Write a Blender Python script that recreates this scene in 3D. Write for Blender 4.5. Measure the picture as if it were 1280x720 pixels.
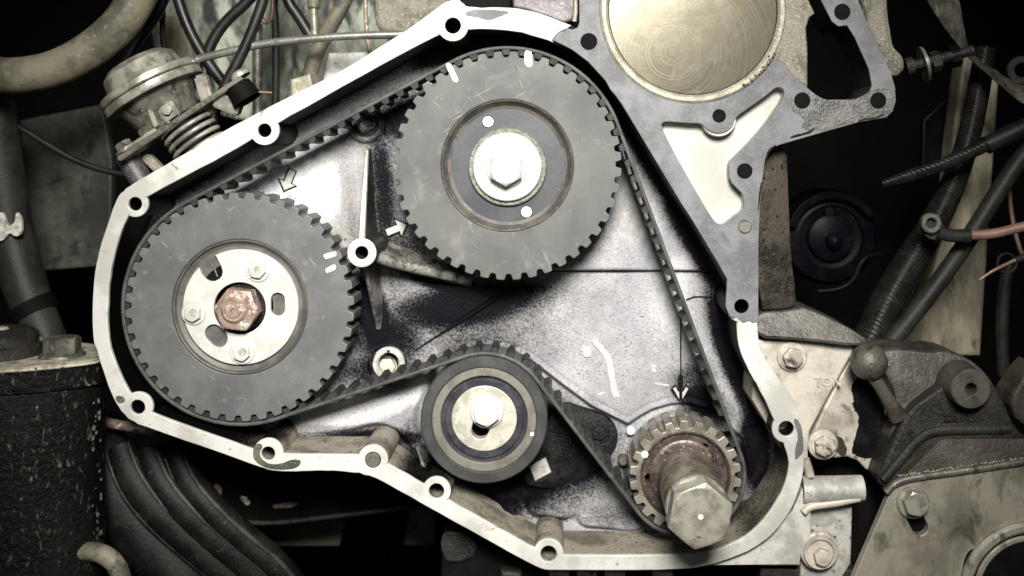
import bpy, bmesh, math, random
import numpy as np
from mathutils import Vector, Matrix
from mathutils.geometry import delaunay_2d_cdt

random.seed(7)
for o in list(bpy.data.objects):
    bpy.data.objects.remove(o, do_unlink=True)
SC = bpy.context.scene
COL = SC.collection
PI = math.pi

# ------------------------------------------------------------------ frame of reference
# Lengths are given in units of U metres (about half a millimetre). x runs right, y runs down, h comes out of the
# timing case towards the viewer; h = 0 is the machined face of the case.
U = 0.00047
D = 1300.0                 # camera distance from the case face
FX, FY = 700.0, 190.0      # foot of the camera on the case face

def W(x, y, h):
    return Vector(((x - 640) * U, -h * U, (360 - y) * U))

def T(u, v, h):
    """true x, y of a point at height h that lies on the sight line through (u, v) of the case face"""
    k = (D - h) / D
    return (FX + (u - FX) * k, FY + (v - FY) * k)

def T3(u, v, h):
    x, y = T(u, v, h)
    return (x, y, h)

def TP(pts, h):
    return [T(u, v, h) for u, v in pts]

# ------------------------------------------------------------------ camera, light, exposure
cam_d = bpy.data.cameras.new('camera')
cam = bpy.data.objects.new('camera', cam_d)
COL.objects.link(cam)
cam.location = W(FX, FY, D)
cam.rotation_euler = (math.radians(90), 0, 0)
cam_d.sensor_width = 36
cam_d.lens = 36 * D / 1280
cam_d.shift_x = (640 - FX) / 1280
cam_d.shift_y = -(360 - FY) / 1280
cam_d.clip_start = 0.01
cam_d.clip_end = 50
cam_d.dof.use_dof = True
cam_d.dof.focus_distance = (D + 8) * U
cam_d.dof.aperture_fstop = 6.3
SC.camera = cam

world = bpy.data.worlds.new('World')
SC.world = world
world.use_nodes = True
world.node_tree.nodes['Background'].inputs[0].default_value = (0.9, 0.95, 1.0, 1)
world.node_tree.nodes['Background'].inputs[1].default_value = 0.008

def area_lamp(name, x, y, h, tx, ty, th, size, power, color, spread):
    l = bpy.data.lights.new(name, 'AREA')
    l.shape = 'DISK'
    l.size = size
    l.energy = power
    l.color = color
    l.spread = math.radians(spread)
    o = bpy.data.objects.new(name, l)
    COL.objects.link(o)
    o.location = W(x, y, h)
    d = W(tx, ty, th) - W(x, y, h)
    o.rotation_euler = d.to_track_quat('-Z', 'Y').to_euler()
    return o

area_lamp('work_lamp', 750, -540, 1650, 600, 335, 0, 0.26, 2.6, (1.0, 0.978, 0.93), 56)
area_lamp('fill_lamp', 560, 60, 1500, 600, 330, 0, 0.30, 0.08, (0.97, 0.98, 1.0), 84)

SC.view_settings.view_transform = 'Standard'
SC.view_settings.look = 'None'
SC.view_settings.exposure = 0.0
SC.view_settings.gamma = 1.0
SC.view_settings.use_curve_mapping = False
SC.render.engine = 'CYCLES'
SC.cycles.use_denoising = True
SC.cycles.max_bounces = 6

# ------------------------------------------------------------------ materials
MATS = {}

def mat(name, c1, c2, rough=0.5, metal=0.0, L=60, pos=(0.42, 0.6), c3=None, fine=5, fpos=(0.6, 0.68), bump=0.25, bpx=2.5, bscale=4,
        scratch=None, sdens=0.72, rvar=0.12, oil=None, c4=None, L4=25, pos4=(0.58, 0.66), spec=0.5, detail=7, stretch=None, rings=None, braid=None, clean=None):
    m = bpy.data.materials.new(name)
    m.use_nodes = True
    nt = m.node_tree
    N, K = nt.nodes, nt.links
    bs = N['Principled BSDF']
    tc = N.new('ShaderNodeTexCoord')
    oi = N.new('ShaderNodeObjectInfo')
    off = N.new('ShaderNodeVectorMath'); off.operation = 'MULTIPLY_ADD'
    off.inputs[1].default_value = (1, 1, 1)
    mul = N.new('ShaderNodeMath'); mul.operation = 'MULTIPLY'; mul.inputs[1].default_value = 3.7
    K.new(oi.outputs['Random'], mul.inputs[0])
    K.new(tc.outputs['Object'], off.inputs[0])
    K.new(mul.outputs[0], off.inputs[2])
    vec = off.outputs[0]
    if stretch:
        mp = N.new('ShaderNodeMapping'); mp.inputs['Scale'].default_value = stretch
        K.new(vec, mp.inputs[0]); vec_s = mp.outputs[0]
    else:
        vec_s = vec

    def noise(px, det=detail, v=vec_s, rgh=0.62, dist=0.0):
        n = N.new('ShaderNodeTexNoise')
        n.inputs['Scale'].default_value = 1 / (px * U)
        n.inputs['Detail'].default_value = det
        n.inputs['Roughness'].default_value = rgh
        n.inputs['Distortion'].default_value = dist
        K.new(v, n.inputs['Vector'])
        return n.outputs['Fac']

    def ramp(f, a, b):
        r = N.new('ShaderNodeMapRange'); r.interpolation_type = 'SMOOTHSTEP'
        r.inputs['From Min'].default_value = a; r.inputs['From Max'].default_value = b
        K.new(f, r.inputs['Value'])
        return r.outputs['Result']

    def mix(f, a, b):
        x = N.new('ShaderNodeMix'); x.data_type = 'RGBA'
        K.new(f, x.inputs[0])
        for s, i in ((a, 6), (b, 7)):
            if isinstance(s, tuple):
                x.inputs[i].default_value = (*s, 1)
            else:
                K.new(s, x.inputs[i])
        return x.outputs[2]

    nA = noise(L)
    col = mix(ramp(nA, *pos), c1, c2)
    if c4:
        col = mix(ramp(noise(L4, 5, dist=0.6), *pos4), col, c4)
    nF = noise(fine, 4)
    if c3:
        col = mix(ramp(nF, *fpos), col, c3)
    if rings:
        # turned tool marks: fine rings about an axis through (x, z)
        sx = N.new('ShaderNodeSeparateXYZ'); K.new(tc.outputs['Object'], sx.inputs[0])
        cm = N.new('ShaderNodeCombineXYZ')
        K.new(sx.outputs[0], cm.inputs[0]); K.new(sx.outputs[2], cm.inputs[1])
        ln = N.new('ShaderNodeVectorMath'); ln.operation = 'DISTANCE'
        ln.inputs[1].default_value = (rings[0] * U, rings[1] * U, 0)
        K.new(cm.outputs[0], ln.inputs[0])
        nr = N.new('ShaderNodeTexNoise'); nr.noise_dimensions = '1D'
        nr.inputs['Scale'].default_value = 1 / (rings[2] * U); nr.inputs['Detail'].default_value = 3
        K.new(ln.outputs['Value'], nr.inputs['W'])
        col = mix(ramp(nr.outputs['Fac'], 0.5, 0.72), col, rings[3])
    if scratch:
        for ang, sh in ((0.5, 0.0), (-0.8, 3.3), (1.9, 7.1)):
            mp = N.new('ShaderNodeMapping'); mp.inputs['Rotation'].default_value = (0, ang, 0)
            mp.inputs['Location'].default_value = (sh, 0, sh)
            K.new(vec, mp.inputs[0])
            ms = N.new('ShaderNodeMapping'); ms.inputs['Scale'].default_value = (0.035, 1, 1)
            K.new(mp.outputs[0], ms.inputs[0])
            ns = noise(1.7, 2, ms.outputs[0])
            nb = noise(45, 3, vec)
            a = N.new('ShaderNodeMath'); a.operation = 'MULTIPLY'
            K.new(ramp(ns, sdens, sdens + 0.05), a.inputs[0]); K.new(ramp(nb, 0.5, 0.62), a.inputs[1])
            a2 = N.new('ShaderNodeMath'); a2.operation = 'MULTIPLY'; a2.inputs[1].default_value = 0.55
            K.new(a.outputs[0], a2.inputs[0]); a = a2
            col = mix(a.outputs[0], col, scratch)
    r_in = N.new('ShaderNodeMapRange')
    r_in.inputs['To Min'].default_value = max(0.05, rough - rvar); r_in.inputs['To Max'].default_value = min(1, rough + rvar)
    K.new(nA, r_in.inputs['Value'])
    rough_out = r_in.outputs['Result']
    if oil:
        at = N.new('ShaderNodeAttribute'); at.attribute_name = 'oil'  # attribute carries real oil and painted shade together
        if clean:
            cl = N.new('ShaderNodeMath'); cl.operation = 'MULTIPLY_ADD'; cl.inputs[1].default_value = -0.45
            K.new(noise(5, 6, vec, 0.75), cl.inputs[0]); K.new(at.outputs['Fac'], cl.inputs[2])
            ng = N.new('ShaderNodeMath'); ng.operation = 'MULTIPLY'; ng.inputs[1].default_value = -1
            K.new(cl.outputs[0], ng.inputs[0])
            col = mix(ramp(ng.outputs[0], 0.24, 0.62), col, clean)
            col = mix(ramp(nF, 0.55, 0.72), col, (0.17, 0.165, 0.19))
            col = mix(ramp(noise(7, 3, vec, 0.6), 0.67, 0.73), col, (0.09, 0.085, 0.09))
        nO = noise(26, 8, vec, 0.72)
        sp = noise(3.2, 3, vec, 0.7)
        s1 = N.new('ShaderNodeMath'); s1.operation = 'MULTIPLY_ADD'; s1.inputs[1].default_value = 0.42
        K.new(nO, s1.inputs[0]); K.new(at.outputs['Fac'], s1.inputs[2])
        s2 = N.new('ShaderNodeMath'); s2.operation = 'MULTIPLY_ADD'; s2.inputs[1].default_value = 0.95
        K.new(sp, s2.inputs[0]); K.new(s1.outputs[0], s2.inputs[2])
        f = ramp(s2.outputs[0], 0.72, 1.50)
        col = mix(f, col, oil)
        mr = N.new('ShaderNodeMix'); K.new(f, mr.inputs[0])
        K.new(rough_out, mr.inputs[2]); mr.inputs[3].default_value = 0.42
        rough_out = mr.outputs[0]
        ms_ = N.new('ShaderNodeMix'); K.new(f, ms_.inputs[0])
        ms_.inputs[2].default_value = spec; ms_.inputs[3].default_value = 0.05
        K.new(ms_.outputs[0], bs.inputs['Specular IOR Level'])
    K.new(col, bs.inputs['Base Color'])
    K.new(rough_out, bs.inputs['Roughness'])
    bs.inputs['Metallic'].default_value = metal
    bs.inputs['Specular IOR Level'].default_value = spec
    b = N.new('ShaderNodeBump')
    b.inputs['Strength'].default_value = min(1.0, bump)
    b.inputs['Distance'].default_value = bpx * U
    src = noise(bscale, 5, vec)
    if braid:
        wv = N.new('ShaderNodeTexWave'); wv.inputs['Scale'].default_value = 1 / (braid * U * 6.28); wv.bands_direction = 'DIAGONAL'
        wv.inputs['Distortion'].default_value = 1.0
        K.new(vec, wv.inputs['Vector'])
        src = wv.outputs['Fac']
    K.new(src, b.inputs['Height'])
    K.new(b.outputs[0], bs.inputs['Normal'])
    MATS[name] = m
    return m

mat('machined_aluminium', (0.56, 0.55, 0.51), (0.40, 0.392, 0.355), 0.5, 0.05, L=70, c3=(0.30, 0.27, 0.215), fine=6, fpos=(0.63, 0.73),
    bump=0.12, bpx=1, bscale=3, c4=(0.24, 0.205, 0.165), L4=30, pos4=(0.635, 0.715), scratch=(0.42, 0.40, 0.35), sdens=0.72)
mat('gasket', (0.155, 0.154, 0.16), (0.090, 0.089, 0.090), 0.6, 0.0, L=50, pos=(0.38, 0.62), c3=(0.19, 0.19, 0.21), fine=2.4, fpos=(0.54, 0.74), bump=0.35, bpx=1.2, bscale=3,
    c4=(0.07, 0.068, 0.065), L4=60, pos4=(0.62, 0.72))
mat('gasket_oily', (0.06, 0.058, 0.054), (0.13, 0.125, 0.115), 0.35, 0.1, L=25, c3=(0.25, 0.24, 0.22), fine=3, fpos=(0.64, 0.72), bump=0.6, bpx=2, bscale=4)
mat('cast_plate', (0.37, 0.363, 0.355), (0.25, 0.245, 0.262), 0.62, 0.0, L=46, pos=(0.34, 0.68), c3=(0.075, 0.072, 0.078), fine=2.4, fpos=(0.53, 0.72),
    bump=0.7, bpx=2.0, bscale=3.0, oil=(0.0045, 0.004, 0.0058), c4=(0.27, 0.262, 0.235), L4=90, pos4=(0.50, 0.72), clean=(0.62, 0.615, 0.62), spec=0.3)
mat('cast_wall', (0.27, 0.243, 0.19), (0.12, 0.107, 0.088), 0.5, 0.0, L=70, pos=(0.46, 0.62), c3=(0.03, 0.027, 0.024), fine=6, fpos=(0.57, 0.7), bump=0.4, bpx=2, bscale=6, oil=(0.0035, 0.0033, 0.0033), spec=0.3)
mat('cast_rib', (0.20, 0.19, 0.165), (0.05, 0.047, 0.045), 0.45, 0.1, L=24, c3=(0.02, 0.02, 0.02), fine=4, fpos=(0.55, 0.68), bump=0.5, bpx=2, bscale=4)
mat('rib_pale', (0.75, 0.73, 0.66), (0.45, 0.43, 0.38), 0.5, 0.1, L=24, c3=(0.1, 0.1, 0.09), fine=5, fpos=(0.62, 0.7), bump=0.3, bpx=1.5, bscale=4)
mat('pulley_steel', (0.086, 0.086, 0.080), (0.064, 0.065, 0.061), 0.6, 0.1, L=75, pos=(0.36, 0.64), c4=(0.13, 0.129, 0.118), L4=45, pos4=(0.56, 0.74), c3=(0.155, 0.155, 0.142), fine=9, fpos=(0.62, 0.78), bump=0.08, bpx=1, bscale=3,
    scratch=(0.36, 0.36, 0.33), sdens=0.67)
mat('pulley_steel_dark', (0.092, 0.093, 0.094), (0.130, 0.130, 0.127), 0.55, 0.15, L=60, pos=(0.36, 0.66), c4=(0.15, 0.15, 0.145), L4=20, pos4=(0.60, 0.70), c3=(0.19, 0.19, 0.185), fine=8, fpos=(0.62, 0.78), bump=0.08, bpx=1, bscale=3,
    scratch=(0.38, 0.38, 0.36), sdens=0.66)
mat('dish_steel', (0.026, 0.0275, 0.032), (0.042, 0.044, 0.049), 0.46, 0.2, L=60, c3=(0.08, 0.08, 0.08), fine=6, fpos=(0.64, 0.74), bump=0.08, bpx=1, bscale=4)
mat('dish_worn', (0.085, 0.082, 0.076), (0.125, 0.12, 0.105), 0.5, 0.2, L=26, c3=(0.19, 0.16, 0.12), fine=6, fpos=(0.6, 0.72), bump=0.15, bpx=1, bscale=4)
mat('dish_rust', (0.10, 0.092, 0.075), (0.055, 0.052, 0.05), 0.6, 0.1, L=22, c3=(0.17, 0.15, 0.115), fine=4, bump=0.3, bpx=1, bscale=3)
mat('plated_steel', (0.58, 0.573, 0.535), (0.48, 0.472, 0.435), 0.42, 0.15, L=30, c3=(0.50, 0.48, 0.42), fine=4, fpos=(0.66, 0.76), bump=0.1, bpx=1, bscale=3)
mat('hub_plate', (0.44, 0.435, 0.395), (0.35, 0.345, 0.31), 0.42, 0.15, L=30, c3=(0.34, 0.33, 0.29), fine=4, fpos=(0.66, 0.76), bump=0.12, bpx=1, bscale=3)
mat('bright_bolt', (0.46, 0.455, 0.41), (0.36, 0.353, 0.31), 0.36, 0.35, L=18, c3=(0.33, 0.30, 0.24), fine=4, fpos=(0.62, 0.72), bump=0.15, bpx=1, bscale=3)
mat('plated_dull', (0.50, 0.48, 0.40), (0.34, 0.33, 0.27), 0.42, 0.2, L=26, c3=(0.62, 0.60, 0.53), fine=6, fpos=(0.58, 0.7), bump=0.12, bpx=1, bscale=3,
    c4=(0.2, 0.19, 0.14), L4=30, pos4=(0.6, 0.7))
mat('washer_knurl', (0.15, 0.165, 0.125), (0.09, 0.1, 0.08), 0.5, 0.2, L=8, c3=(0.3, 0.31, 0.26), fine=3, bump=0.6, bpx=2, bscale=3)
mat('rusty_steel', (0.29, 0.215, 0.165), (0.19, 0.12, 0.088), 0.5, 0.2, L=16, c3=(0.60, 0.57, 0.51), fine=13, fpos=(0.55, 0.66), bump=0.4, bpx=1.5, bscale=3,
    c4=(0.10, 0.075, 0.062), L4=14, pos4=(0.62, 0.72))  # rust, with white patches that paint the nut's highlights
mat('hub_rust', (0.060, 0.046, 0.038), (0.115, 0.090, 0.076), 0.34, 0.4, L=26, c3=(0.30, 0.27, 0.26), fine=4, fpos=(0.58, 0.70), bump=0.4, bpx=2, bscale=5,
    c4=(0.03, 0.026, 0.024), L4=22, pos4=(0.58, 0.68))  # rust tones; the pale specks paint highlights into the colour
mat('sprocket_steel', (0.25, 0.232, 0.188), (0.14, 0.126, 0.1), 0.42, 0.3, L=30, c3=(0.42, 0.39, 0.32), fine=4, fpos=(0.6, 0.74), bump=0.25, bpx=1.2, bscale=4,
    c4=(0.10, 0.085, 0.065), L4=20, pos4=(0.62, 0.72))
mat('worn_bare', (0.56, 0.55, 0.52), (0.42, 0.41, 0.39), 0.55, 0.1, L=10, c3=(0.25, 0.25, 0.25), fine=2.5, fpos=(0.56, 0.68), bump=0.4, bpx=1.5, bscale=3)
mat('bolt_steel', (0.37, 0.352, 0.295), (0.21, 0.195, 0.158), 0.34, 0.35, L=20, c3=(0.50, 0.48, 0.40), fine=5, fpos=(0.58, 0.72), bump=0.3, bpx=1.5, bscale=5,
    c4=(0.12, 0.10, 0.08), L4=18, pos4=(0.60, 0.70), scratch=(0.6, 0.58, 0.5), sdens=0.73)
mat('shank_steel', (0.22, 0.195, 0.155), (0.10, 0.083, 0.065), 0.30, 0.5, L=18, c3=(0.33, 0.30, 0.24), fine=5, fpos=(0.6, 0.72), bump=0.3, bpx=1.5, bscale=5,
    c4=(0.07, 0.055, 0.043), L4=24, pos4=(0.55, 0.66), stretch=(1, 1, 0.35))
mat('belt_rubber', (0.030, 0.030, 0.027), (0.016, 0.016, 0.015), 0.62, 0.0, L=18, c3=(0.08, 0.08, 0.07), fine=4, fpos=(0.60, 0.74), bump=0.35, bpx=1, bscale=2.5, spec=0.25)
mat('belt_edge', (0.066, 0.067, 0.06), (0.036, 0.036, 0.033), 0.62, 0.0, L=30, c3=(0.18, 0.18, 0.16), fine=3, fpos=(0.62, 0.74), bump=0.3, bpx=1, bscale=2)
mat('roller_rim', (0.052, 0.052, 0.052), (0.068, 0.068, 0.065), 0.42, 0.35, L=40, c3=(0.15, 0.15, 0.14), fine=4, fpos=(0.66, 0.76), bump=0.08, bpx=1, bscale=3)
mat('bearing_race', (0.20, 0.194, 0.162), (0.135, 0.13, 0.107), 0.42, 0.3, L=20, c3=(0.36, 0.35, 0.30), fine=5, fpos=(0.6, 0.74), bump=0.15, bpx=1, bscale=3)
mat('bearing_seal', (0.028, 0.028, 0.034), (0.05, 0.05, 0.058), 0.32, 0.1, L=20, c3=(0.10, 0.10, 0.10), fine=4, fpos=(0.64, 0.74), bump=0.15, bpx=1, bscale=3)
mat('black_hole', (0.003, 0.003, 0.003), (0.005, 0.005, 0.005), 0.8, 0.0, L=20, bump=0.05, spec=0.1)
mat('oily_black', (0.006, 0.0055, 0.006), (0.014, 0.0135, 0.013), 0.28, 0.0, L=22, c3=(0.03, 0.03, 0.028), fine=3, fpos=(0.66, 0.74), bump=0.7, bpx=2.5, bscale=3.5, spec=0.14)
mat('turned_disc', (0.115, 0.104, 0.070), (0.060, 0.053, 0.034), 0.26, 0.6, L=80, pos=(0.4, 0.65), c3=(0.13, 0.12, 0.088), fine=14, fpos=(0.56, 0.75), bump=0.10, bpx=2.5, bscale=70,
    rings=(-38, 335, 2.2, (0.125, 0.117, 0.09)), c4=(0.17, 0.162, 0.14), L4=70, pos4=(0.56, 0.74))
mat('bore_lip', (0.33, 0.315, 0.24), (0.22, 0.205, 0.15), 0.5, 0.2, L=18, c3=(0.58, 0.56, 0.47), fine=3, fpos=(0.56, 0.7), bump=0.5, bpx=1.5, bscale=3)
mat('rough_casting', (0.22, 0.205, 0.155), (0.12, 0.11, 0.083), 0.5, 0.15, L=26, c3=(0.42, 0.40, 0.33), fine=4, fpos=(0.56, 0.7), bump=0.9, bpx=3, bscale=4)
mat('white_casting', (0.44, 0.432, 0.392), (0.35, 0.342, 0.305), 0.55, 0.0, L=60, c3=(0.3, 0.28, 0.24), fine=6, fpos=(0.74, 0.79), bump=0.25, bpx=1.5, bscale=4,
    c4=(0.30, 0.28, 0.23), L4=34, pos4=(0.60, 0.74))
mat('pale_casting', (0.50, 0.49, 0.445), (0.33, 0.322, 0.285), 0.55, 0.0, L=40, c3=(0.12, 0.11, 0.095), fine=7, fpos=(0.68, 0.74), bump=0.4, bpx=2, bscale=5,
    c4=(0.30, 0.28, 0.22), L4=30, pos4=(0.6, 0.72))
mat('grey_casting', (0.47, 0.46, 0.42), (0.30, 0.29, 0.26), 0.55, 0.1, L=24, c3=(0.06, 0.055, 0.05), fine=7, fpos=(0.62, 0.70), bump=0.5, bpx=2, bscale=5)
mat('cream_casting', (0.52, 0.478, 0.405), (0.32, 0.285, 0.235), 0.5, 0.05, L=45, c3=(0.50, 0.46, 0.38), fine=5, fpos=(0.6, 0.74), bump=0.45, bpx=2, bscale=6,
    c4=(0.055, 0.045, 0.036), L4=60, pos4=(0.555, 0.66))
mat('brown_casting', (0.045, 0.039, 0.031), (0.085, 0.076, 0.06), 0.45, 0.1, L=50, c3=(0.16, 0.145, 0.12), fine=4, fpos=(0.64, 0.76), spec=0.25, bump=0.7, bpx=2.5, bscale=5)
mat('mid_casting', (0.095, 0.085, 0.070), (0.042, 0.038, 0.031), 0.42, 0.1, L=40, c3=(0.22, 0.20, 0.165), fine=4, fpos=(0.62, 0.76), bump=0.6, bpx=2, bscale=5,
    c4=(0.03, 0.026, 0.021), L4=44, pos4=(0.58, 0.68))
mat('flange_brown', (0.065, 0.056, 0.042), (0.016, 0.0145, 0.012), 0.4, 0.1, L=55, pos=(0.42, 0.6), c3=(0.17, 0.155, 0.12), fine=5, fpos=(0.62, 0.74), bump=0.7, bpx=2.5, bscale=5, spec=0.3)
mat('dark_casting', (0.018, 0.017, 0.0145), (0.036, 0.033, 0.028), 0.42, 0.1, L=50, c3=(0.10, 0.095, 0.08), fine=4, fpos=(0.64, 0.76), spec=0.25, bump=0.8, bpx=2.5, bscale=5)
mat('sooty_black', (0.0025, 0.0025, 0.0025), (0.005, 0.0048, 0.0045), 0.7, 0.0, L=60, spec=0.1, c3=(0.011, 0.0105, 0.0095), fine=6, fpos=(0.64, 0.74), bump=0.5, bpx=2, bscale=6)
mat('bellows_highlight', (0.035, 0.032, 0.026), (0.012, 0.011, 0.009), 0.6, 0.0, L=30, c3=(0.07, 0.064, 0.052), fine=5, fpos=(0.58, 0.70), bump=0.5, bpx=2, bscale=5)  # lighter rubber: edge highlights of the folds put into the colour
mat('cover_sheet', (0.30, 0.278, 0.222), (0.17, 0.156, 0.122), 0.45, 0.2, L=90, c3=(0.22, 0.21, 0.165), fine=5, fpos=(0.62, 0.74), bump=0.4, bpx=2, bscale=6,
    c4=(0.085, 0.077, 0.062), L4=36, pos4=(0.50, 0.70), stretch=(1.2, 1, 0.75))
mat('filter_body', (0.0035, 0.0032, 0.003), (0.007, 0.0064, 0.0055), 0.45, 0.0, L=60, c3=(0.085, 0.08, 0.06), fine=7, fpos=(0.58, 0.74), spec=0.12, bump=0.9, bpx=3, bscale=7,
    c4=(0.17, 0.16, 0.12), L4=20, pos4=(0.62, 0.74), stretch=(1.3, 1, 0.5))
mat('filter_lid', (0.52, 0.49, 0.38), (0.24, 0.22, 0.17), 0.5, 0.1, L=22, c3=(0.03, 0.028, 0.024), fine=7, fpos=(0.60, 0.68), bump=0.5, bpx=2, bscale=5)
mat('hose_tan', (0.19, 0.172, 0.118), (0.072, 0.066, 0.046), 0.6, 0.0, L=70, c3=(0.27, 0.25, 0.18), fine=7, fpos=(0.62, 0.74), bump=0.5, bpx=2, bscale=5,
    c4=(0.06, 0.056, 0.045), L4=40, pos4=(0.58, 0.68))
mat('hose_dark', (0.015, 0.015, 0.013), (0.027, 0.027, 0.023), 0.5, 0.0, L=50, c3=(0.09, 0.088, 0.075), fine=5, fpos=(0.66, 0.76), spec=0.25, bump=0.4, bpx=1.5, bscale=4)
mat('cable_black', (0.008, 0.008, 0.008), (0.014, 0.014, 0.013), 0.42, 0.0, L=40, bump=0.2, bpx=1, bscale=4)
mat('braided', (0.009, 0.009, 0.008), (0.018, 0.0175, 0.0155), 0.32, 0.1, L=20, c3=(0.05, 0.048, 0.042), fine=3, fpos=(0.62, 0.72), spec=0.35, bump=0.8, bpx=1.6, braid=2.2)
mat('dull_metal', (0.17, 0.163, 0.13), (0.075, 0.072, 0.057), 0.42, 0.3, L=24, c3=(0.38, 0.37, 0.31), fine=5, fpos=(0.6, 0.72), bump=0.3, bpx=1.5, bscale=5,
    c4=(0.04, 0.038, 0.03), L4=26, pos4=(0.58, 0.68))
mat('pipe_steel', (0.62, 0.61, 0.56), (0.4, 0.39, 0.34), 0.28, 0.8, L=30, c3=(0.2, 0.19, 0.16), fine=6, fpos=(0.6, 0.7), bump=0.2, bpx=1)
mat('pale_metal', (0.36, 0.35, 0.29), (0.17, 0.163, 0.13), 0.4, 0.3, L=26, c3=(0.10, 0.095, 0.08), fine=6, fpos=(0.64, 0.72), bump=0.2, bpx=1.5, bscale=5)
mat('copper_wire', (0.33, 0.205, 0.15), (0.24, 0.145, 0.105), 0.42, 0.3, L=16, c3=(0.5, 0.36, 0.28), fine=4, bump=0.2, bpx=1)
mat('green_paint', (0.50, 0.55, 0.43), (0.10, 0.118, 0.086), 0.6, 0.0, L=80, pos=(0.40, 0.56), c3=(0.22, 0.24, 0.18), fine=14, fpos=(0.6, 0.72), bump=0.3, bpx=2, bscale=8,
    c4=(0.018, 0.02, 0.016), L4=70, pos4=(0.49, 0.60), stretch=(1, 1, 0.4))
mat('grimy_panel', (0.07, 0.07, 0.054), (0.022, 0.023, 0.018), 0.6, 0.0, L=70, pos=(0.38, 0.62), c4=(0.012, 0.012, 0.01), L4=45, pos4=(0.54, 0.66), c3=(0.10, 0.085, 0.06), fine=12, fpos=(0.6, 0.72), bump=0.3, bpx=2, bscale=8)
mat('beam_paint', (0.34, 0.305, 0.205), (0.17, 0.155, 0.11), 0.55, 0.0, L=60, c3=(0.30, 0.27, 0.19), fine=9, fpos=(0.6, 0.72), bump=0.3, bpx=2, bscale=8,
    c4=(0.05, 0.046, 0.036), L4=40, pos4=(0.56, 0.68), stretch=(1.4, 1, 0.5))
mat('olive_rail', (0.075, 0.074, 0.052), (0.055, 0.055, 0.040), 0.6, 0.0, L=60, bump=0.2)
mat('white_paint', (0.80, 0.80, 0.74), (0.68, 0.68, 0.62), 0.6, 0.0, L=12, bump=0.2, bpx=1)
mat('tape_white', (0.62, 0.61, 0.54), (0.3, 0.29, 0.25), 0.6, 0.0, L=14, bump=0.4, bpx=2)
mat('alternator_dark', (0.0025, 0.0025, 0.004), (0.005, 0.0048, 0.007), 0.4, 0.0, L=40, c3=(0.02, 0.02, 0.026), fine=5, fpos=(0.66, 0.74), spec=0.06, bump=0.2, bpx=1)
mat('bellows_rubber', (0.004, 0.0036, 0.003), (0.011, 0.0098, 0.008), 0.55, 0.0, L=40, c3=(0.06, 0.055, 0.046), fine=6, fpos=(0.62, 0.74), spec=0.25, bump=0.5, bpx=2, bscale=5)
mat('purple_steel', (0.11, 0.096, 0.10), (0.06, 0.053, 0.057), 0.45, 0.2, L=30, c3=(0.28, 0.26, 0.29), fine=4, fpos=(0.6, 0.72), bump=0.4, bpx=2)

# ------------------------------------------------------------------ mesh helpers
def chaikin(pts, n=2, closed=True):
    for _ in range(n):
        out = []
        m = len(pts)
        rng = range(m) if closed else range(m - 1)
        if not closed:
            out.append(pts[0])
        for i in rng:
            a, b = pts[i], pts[(i + 1) % m]
            out.append(tuple(p * 0.75 + q * 0.25 for p, q in zip(a, b)))
            out.append(tuple(p * 0.25 + q * 0.75 for p, q in zip(a, b)))
        if not closed:
            out.append(pts[-1])
        pts = out
    return pts

def circle(x, y, r, n=40, a0=0.0):
    return [(x + r * math.cos(a0 + 2 * PI * i / n), y + r * math.sin(a0 + 2 * PI * i / n)) for i in range(n)]

def ellipse(x, y, a, b, ang, n=32):
    c, s = math.cos(ang), math.sin(ang)
    return [(x + a * math.cos(t) * c - b * math.sin(t) * s, y + a * math.cos(t) * s + b * math.sin(t) * c) for t in [2 * PI * i / n for i in range(n)]]

def slot(x0, y0, x1, y1, r, n=12):
    a = math.atan2(y1 - y0, x1 - x0)
    p = [(x1 + r * math.cos(a - PI / 2 + PI * i / n), y1 + r * math.sin(a - PI / 2 + PI * i / n)) for i in range(n + 1)]
    p += [(x0 + r * math.cos(a + PI / 2 + PI * i / n), y0 + r * math.sin(a + PI / 2 + PI * i / n)) for i in range(n + 1)]
    return p

def ccw(p):
    a = sum(p[i - 1][0] * p[i][1] - p[i][0] * p[i - 1][1] for i in range(len(p)))
    return p if a > 0 else p[::-1]

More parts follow.
